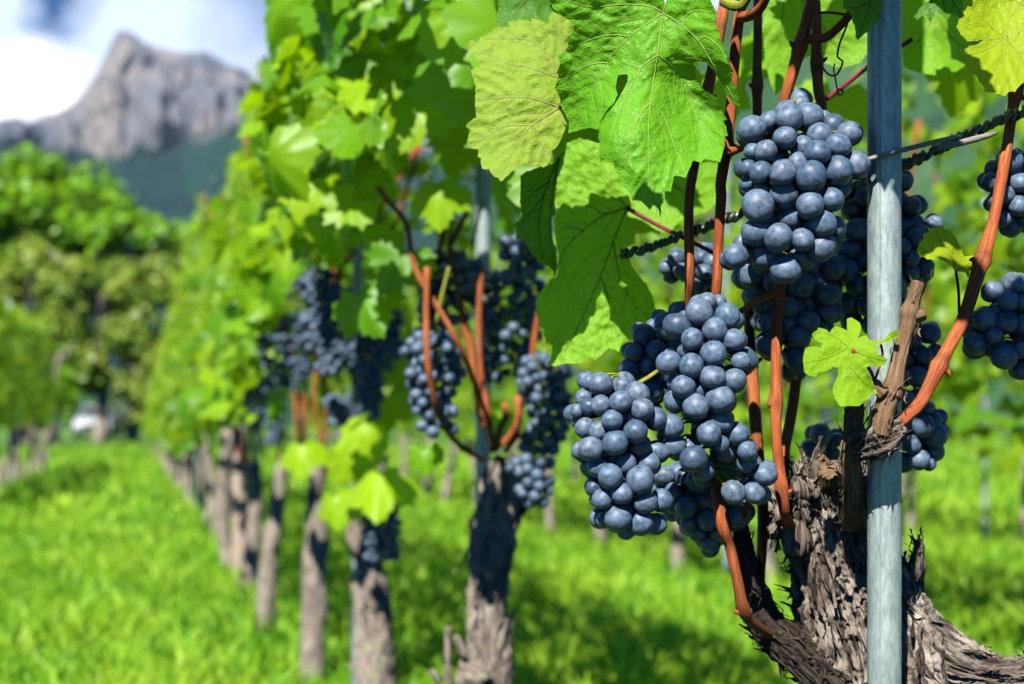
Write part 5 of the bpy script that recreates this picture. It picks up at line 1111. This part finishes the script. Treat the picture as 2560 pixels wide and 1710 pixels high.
# ------------------------------------------------------------------ trees beyond the vineyard
def tree(label, px, ytop, wpx, ybot, Z, mat, seed, n=3600, leaf=.20, cat='tree', name='tree', trunk_r=.16, depth=None, bare=.28):
    rg = np.random.default_rng(seed); c = P(px, (ytop+ybot)/2, Z); b = Vector((c.x, c.y, 0))
    root = empty(name, b, label, cat, 'trees beyond the end of the vineyard')
    ztop = P(px, ytop, Z).z; zbot = max(.3, P(px, ybot, Z).z); rw = wpx/2/F*Z; rz = (ztop-zbot)/2; cz = (ztop+zbot)/2; rd = depth or rw*.8
    mb = MB(); tube(mb, [b+Vector((0, 0, -.1)), b+Vector((.1, 0, cz*.5)), b+Vector((0, .1, cz)), b+Vector((.2, 0, ztop*.85))], [trunk_r*1.3, trunk_r, trunk_r*.7, .03], 12, .4, bark_disp(.015, .03, sx=6, seed=seed))
    for k in range(9):
        z0 = rg.uniform(zbot*.7, cz*1.1); a = rg.uniform(0, 6.28); q = Vector((math.cos(a)*rw*.75, math.sin(a)*rd*.75, rg.uniform(.3, 1)*rz))
        s0 = b+Vector((0, 0, z0)); tube(mb, [s0, s0+q*.5+Vector((0, 0, .2)), s0+q], [trunk_r*.45, trunk_r*.25, .02], 7, .5)
    mb.obj('trunk', M['barkm'], root)
    mb = MB(); cl = []
    for k in range(34):
        a = rg.uniform(0, 6.28); u = rg.uniform(-1, 1); q = math.sqrt(1-u*u)*rg.uniform(.55, 1.0)
        cl.append((c.x+math.cos(a)*q*rw*.85, c.y+math.sin(a)*q*rd*.85, cz+u*rz*.85, rg.uniform(.22, .42)*min(rw, rz)))
    for k in range(n):
        cx, cy, cz_, cr_ = cl[rg.integers(len(cl))]; d = rg.normal(0, 1, 3); d /= np.linalg.norm(d); q = cr_*(rg.random()**.35)
        p_ = np.array([cx, cy, cz_])+d*q
        nr = d*.8+np.array([0, 0, .5])+rg.normal(0, .4, 3)
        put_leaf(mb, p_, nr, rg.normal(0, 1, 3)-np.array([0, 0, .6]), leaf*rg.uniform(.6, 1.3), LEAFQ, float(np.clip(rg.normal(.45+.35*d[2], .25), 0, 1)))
    mb.obj('crown', mat, root); return root
LEAFQ = (np.array([(0, -.55, 0), (.35, -.1, .06), (.25, .4, .02), (0, .45, .05), (-.25, .4, .0), (-.35, -.1, .08)]), np.zeros((0, 4), int), np.array([(0, 1, 5), (1, 2, 3), (1, 3, 5), (3, 4, 5)]))
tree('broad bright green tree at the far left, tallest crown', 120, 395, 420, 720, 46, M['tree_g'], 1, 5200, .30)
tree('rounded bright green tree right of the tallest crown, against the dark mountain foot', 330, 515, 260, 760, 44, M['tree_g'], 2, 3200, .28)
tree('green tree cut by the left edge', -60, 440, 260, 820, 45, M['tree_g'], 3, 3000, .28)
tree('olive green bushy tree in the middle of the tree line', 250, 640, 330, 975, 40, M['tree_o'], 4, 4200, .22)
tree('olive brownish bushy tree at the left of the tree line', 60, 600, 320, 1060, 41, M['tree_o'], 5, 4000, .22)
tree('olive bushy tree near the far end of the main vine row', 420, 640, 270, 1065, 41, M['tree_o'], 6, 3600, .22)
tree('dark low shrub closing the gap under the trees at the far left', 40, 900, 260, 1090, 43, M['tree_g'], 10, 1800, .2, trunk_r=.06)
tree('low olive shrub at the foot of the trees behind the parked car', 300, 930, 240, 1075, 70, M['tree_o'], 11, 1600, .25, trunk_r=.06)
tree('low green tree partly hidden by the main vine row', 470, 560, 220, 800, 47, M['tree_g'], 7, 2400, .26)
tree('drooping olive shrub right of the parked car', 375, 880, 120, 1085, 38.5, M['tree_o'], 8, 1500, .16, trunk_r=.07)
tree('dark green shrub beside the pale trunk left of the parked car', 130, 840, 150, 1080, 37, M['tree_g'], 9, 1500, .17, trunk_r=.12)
for i, (px, yt, wd, Z) in enumerate([(620, 560, 320, 50), (850, 600, 320, 52), (1150, 620, 360, 54), (1500, 610, 380, 54), (1900, 600, 400, 55), (2300, 560, 420, 56), (2650, 540, 380, 56)]):
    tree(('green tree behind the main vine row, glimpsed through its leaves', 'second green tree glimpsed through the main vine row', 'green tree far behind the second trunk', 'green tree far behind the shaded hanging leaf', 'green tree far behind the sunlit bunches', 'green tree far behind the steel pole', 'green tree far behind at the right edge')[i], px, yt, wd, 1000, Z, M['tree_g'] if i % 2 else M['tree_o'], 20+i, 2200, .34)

# ------------------------------------------------------------------ parked car under the trees
def box(mb, x0, x1, y0, y1, z0, z1, top=None, tint=0):
    t_ = top or (0, 0, 0, 0); a, b_, c, d = t_
    V = [(x0, y0, z0), (x1, y0, z0), (x1, y1, z0), (x0, y1, z0), (x0+a, y0+c, z1), (x1-b_, y0+c, z1), (x1-b_, y1-d, z1), (x0+a, y1-d, z1)]
    mb.add(V, [(0, 3, 2, 1), (4, 5, 6, 7), (0, 1, 5, 4), (1, 2, 6, 5), (2, 3, 7, 6), (3, 0, 4, 7)])
def bevel(o, w_=.06, s=4):
    m = o.modifiers.new('bevel', 'BEVEL'); m.width = w_; m.segments = s; m.limit_method = 'ANGLE'
def car():
    q = P(243, HOR, 66); root = empty('parked_car', (q.x, q.y, 0), 'pale silver car parked under the trees at the end of the grass lane', 'car'); root.rotation_euler.z = math.radians(10)
    def part(name, fn, mat, parent=None, bw=None):
        mb = MB(); fn(mb); me = mb.mesh(name, mat, bw is not None); o = bpy.data.objects.new(name, me); sc.collection.objects.link(o); o.parent = parent or root
        if bw: bevel(o, bw)
        return o
    body = part('body', lambda m: (box(m, -.86, .86, -2.1, 2.1, .28, .62, (.0, .0, .02, .02)), box(m, -.84, .84, -2.06, 2.0, .62, .95, (.07, .07, .25, .12))), M['paint'], bw=.09)
    cab = part('cabin', lambda m: box(m, -.74, .74, -1.05, 1.75, .93, 1.47, (.14, .14, .62, .35)), M['paint'], bw=.08)
    part('windscreen', lambda m: m.add([(-.66, -1.02, .99), (.66, -1.02, .99), (.56, -.52, 1.40), (-.56, -.52, 1.40)], [(0, 1, 2, 3)]), M['glass'])
    for s in (-1, 1): part('side_window', lambda m: m.add([(s*.745, -.7, 1.0), (s*.745, 1.3, 1.0), (s*.64, 1.05, 1.38), (s*.64, -.35, 1.38)], [(0, 1, 2, 3)]), M['glass'])
    part('rear_window', lambda m: m.add([(-.6, 1.74, 1.0), (.6, 1.74, 1.0), (.55, 1.46, 1.38), (-.55, 1.46, 1.38)], [(3, 2, 1, 0)]), M['glass'])
    part('grille', lambda m: box(m, -.42, .42, -2.13, -2.08, .42, .58), M['tyre'], bw=.02)
    for s in (-1, 1):
        part('headlight', lambda m: box(m, s*.66-.15, s*.66+.15, -2.11, -1.98, .62, .77, (.03, .03, .03, .0)), M['lamp'], bw=.03)
        part('mirror', lambda m: box(m, s*.9-.09, s*.9+.09, -.72, -.6, .97, 1.1), M['paint'], bw=.03)
        for y in (-1.3, 1.3):
            wl = part('wheel', lambda m: tube(m, [(s*.66, y, .31), (s*.88, y, .31)], .31, 28, .5), M['tyre'], bw=.03)
            part('rim', lambda m: tube(m, [(s*.85, y, .31), (s*.895, y, .31)], [.19, .17], 20, .5), M['lamp'], parent=wl)
car()

# ------------------------------------------------------------------ valley air
def haze():
    m = bpy.data.materials.new('valley_haze'); m.use_nodes = True; t = m.node_tree; t.nodes.clear()
    o = N(t, 'ShaderNodeOutputMaterial'); v = N(t, 'ShaderNodeVolumePrincipled'); v.inputs['Color'].default_value = (.55, .72, 1.0, 1); v.inputs['Density'].default_value = HAZE
    L(t, v.outputs[0], o.inputs['Volume'])
    mb = MB(); box(mb, -3200, 3200, -60, 3000, -2, 1000); ob = mb.obj('haze', m, smooth=False); tag(ob, 'thin bluish valley haze in front of the mountain', 'haze', kind='stuff')
HAZE = .00006
haze()
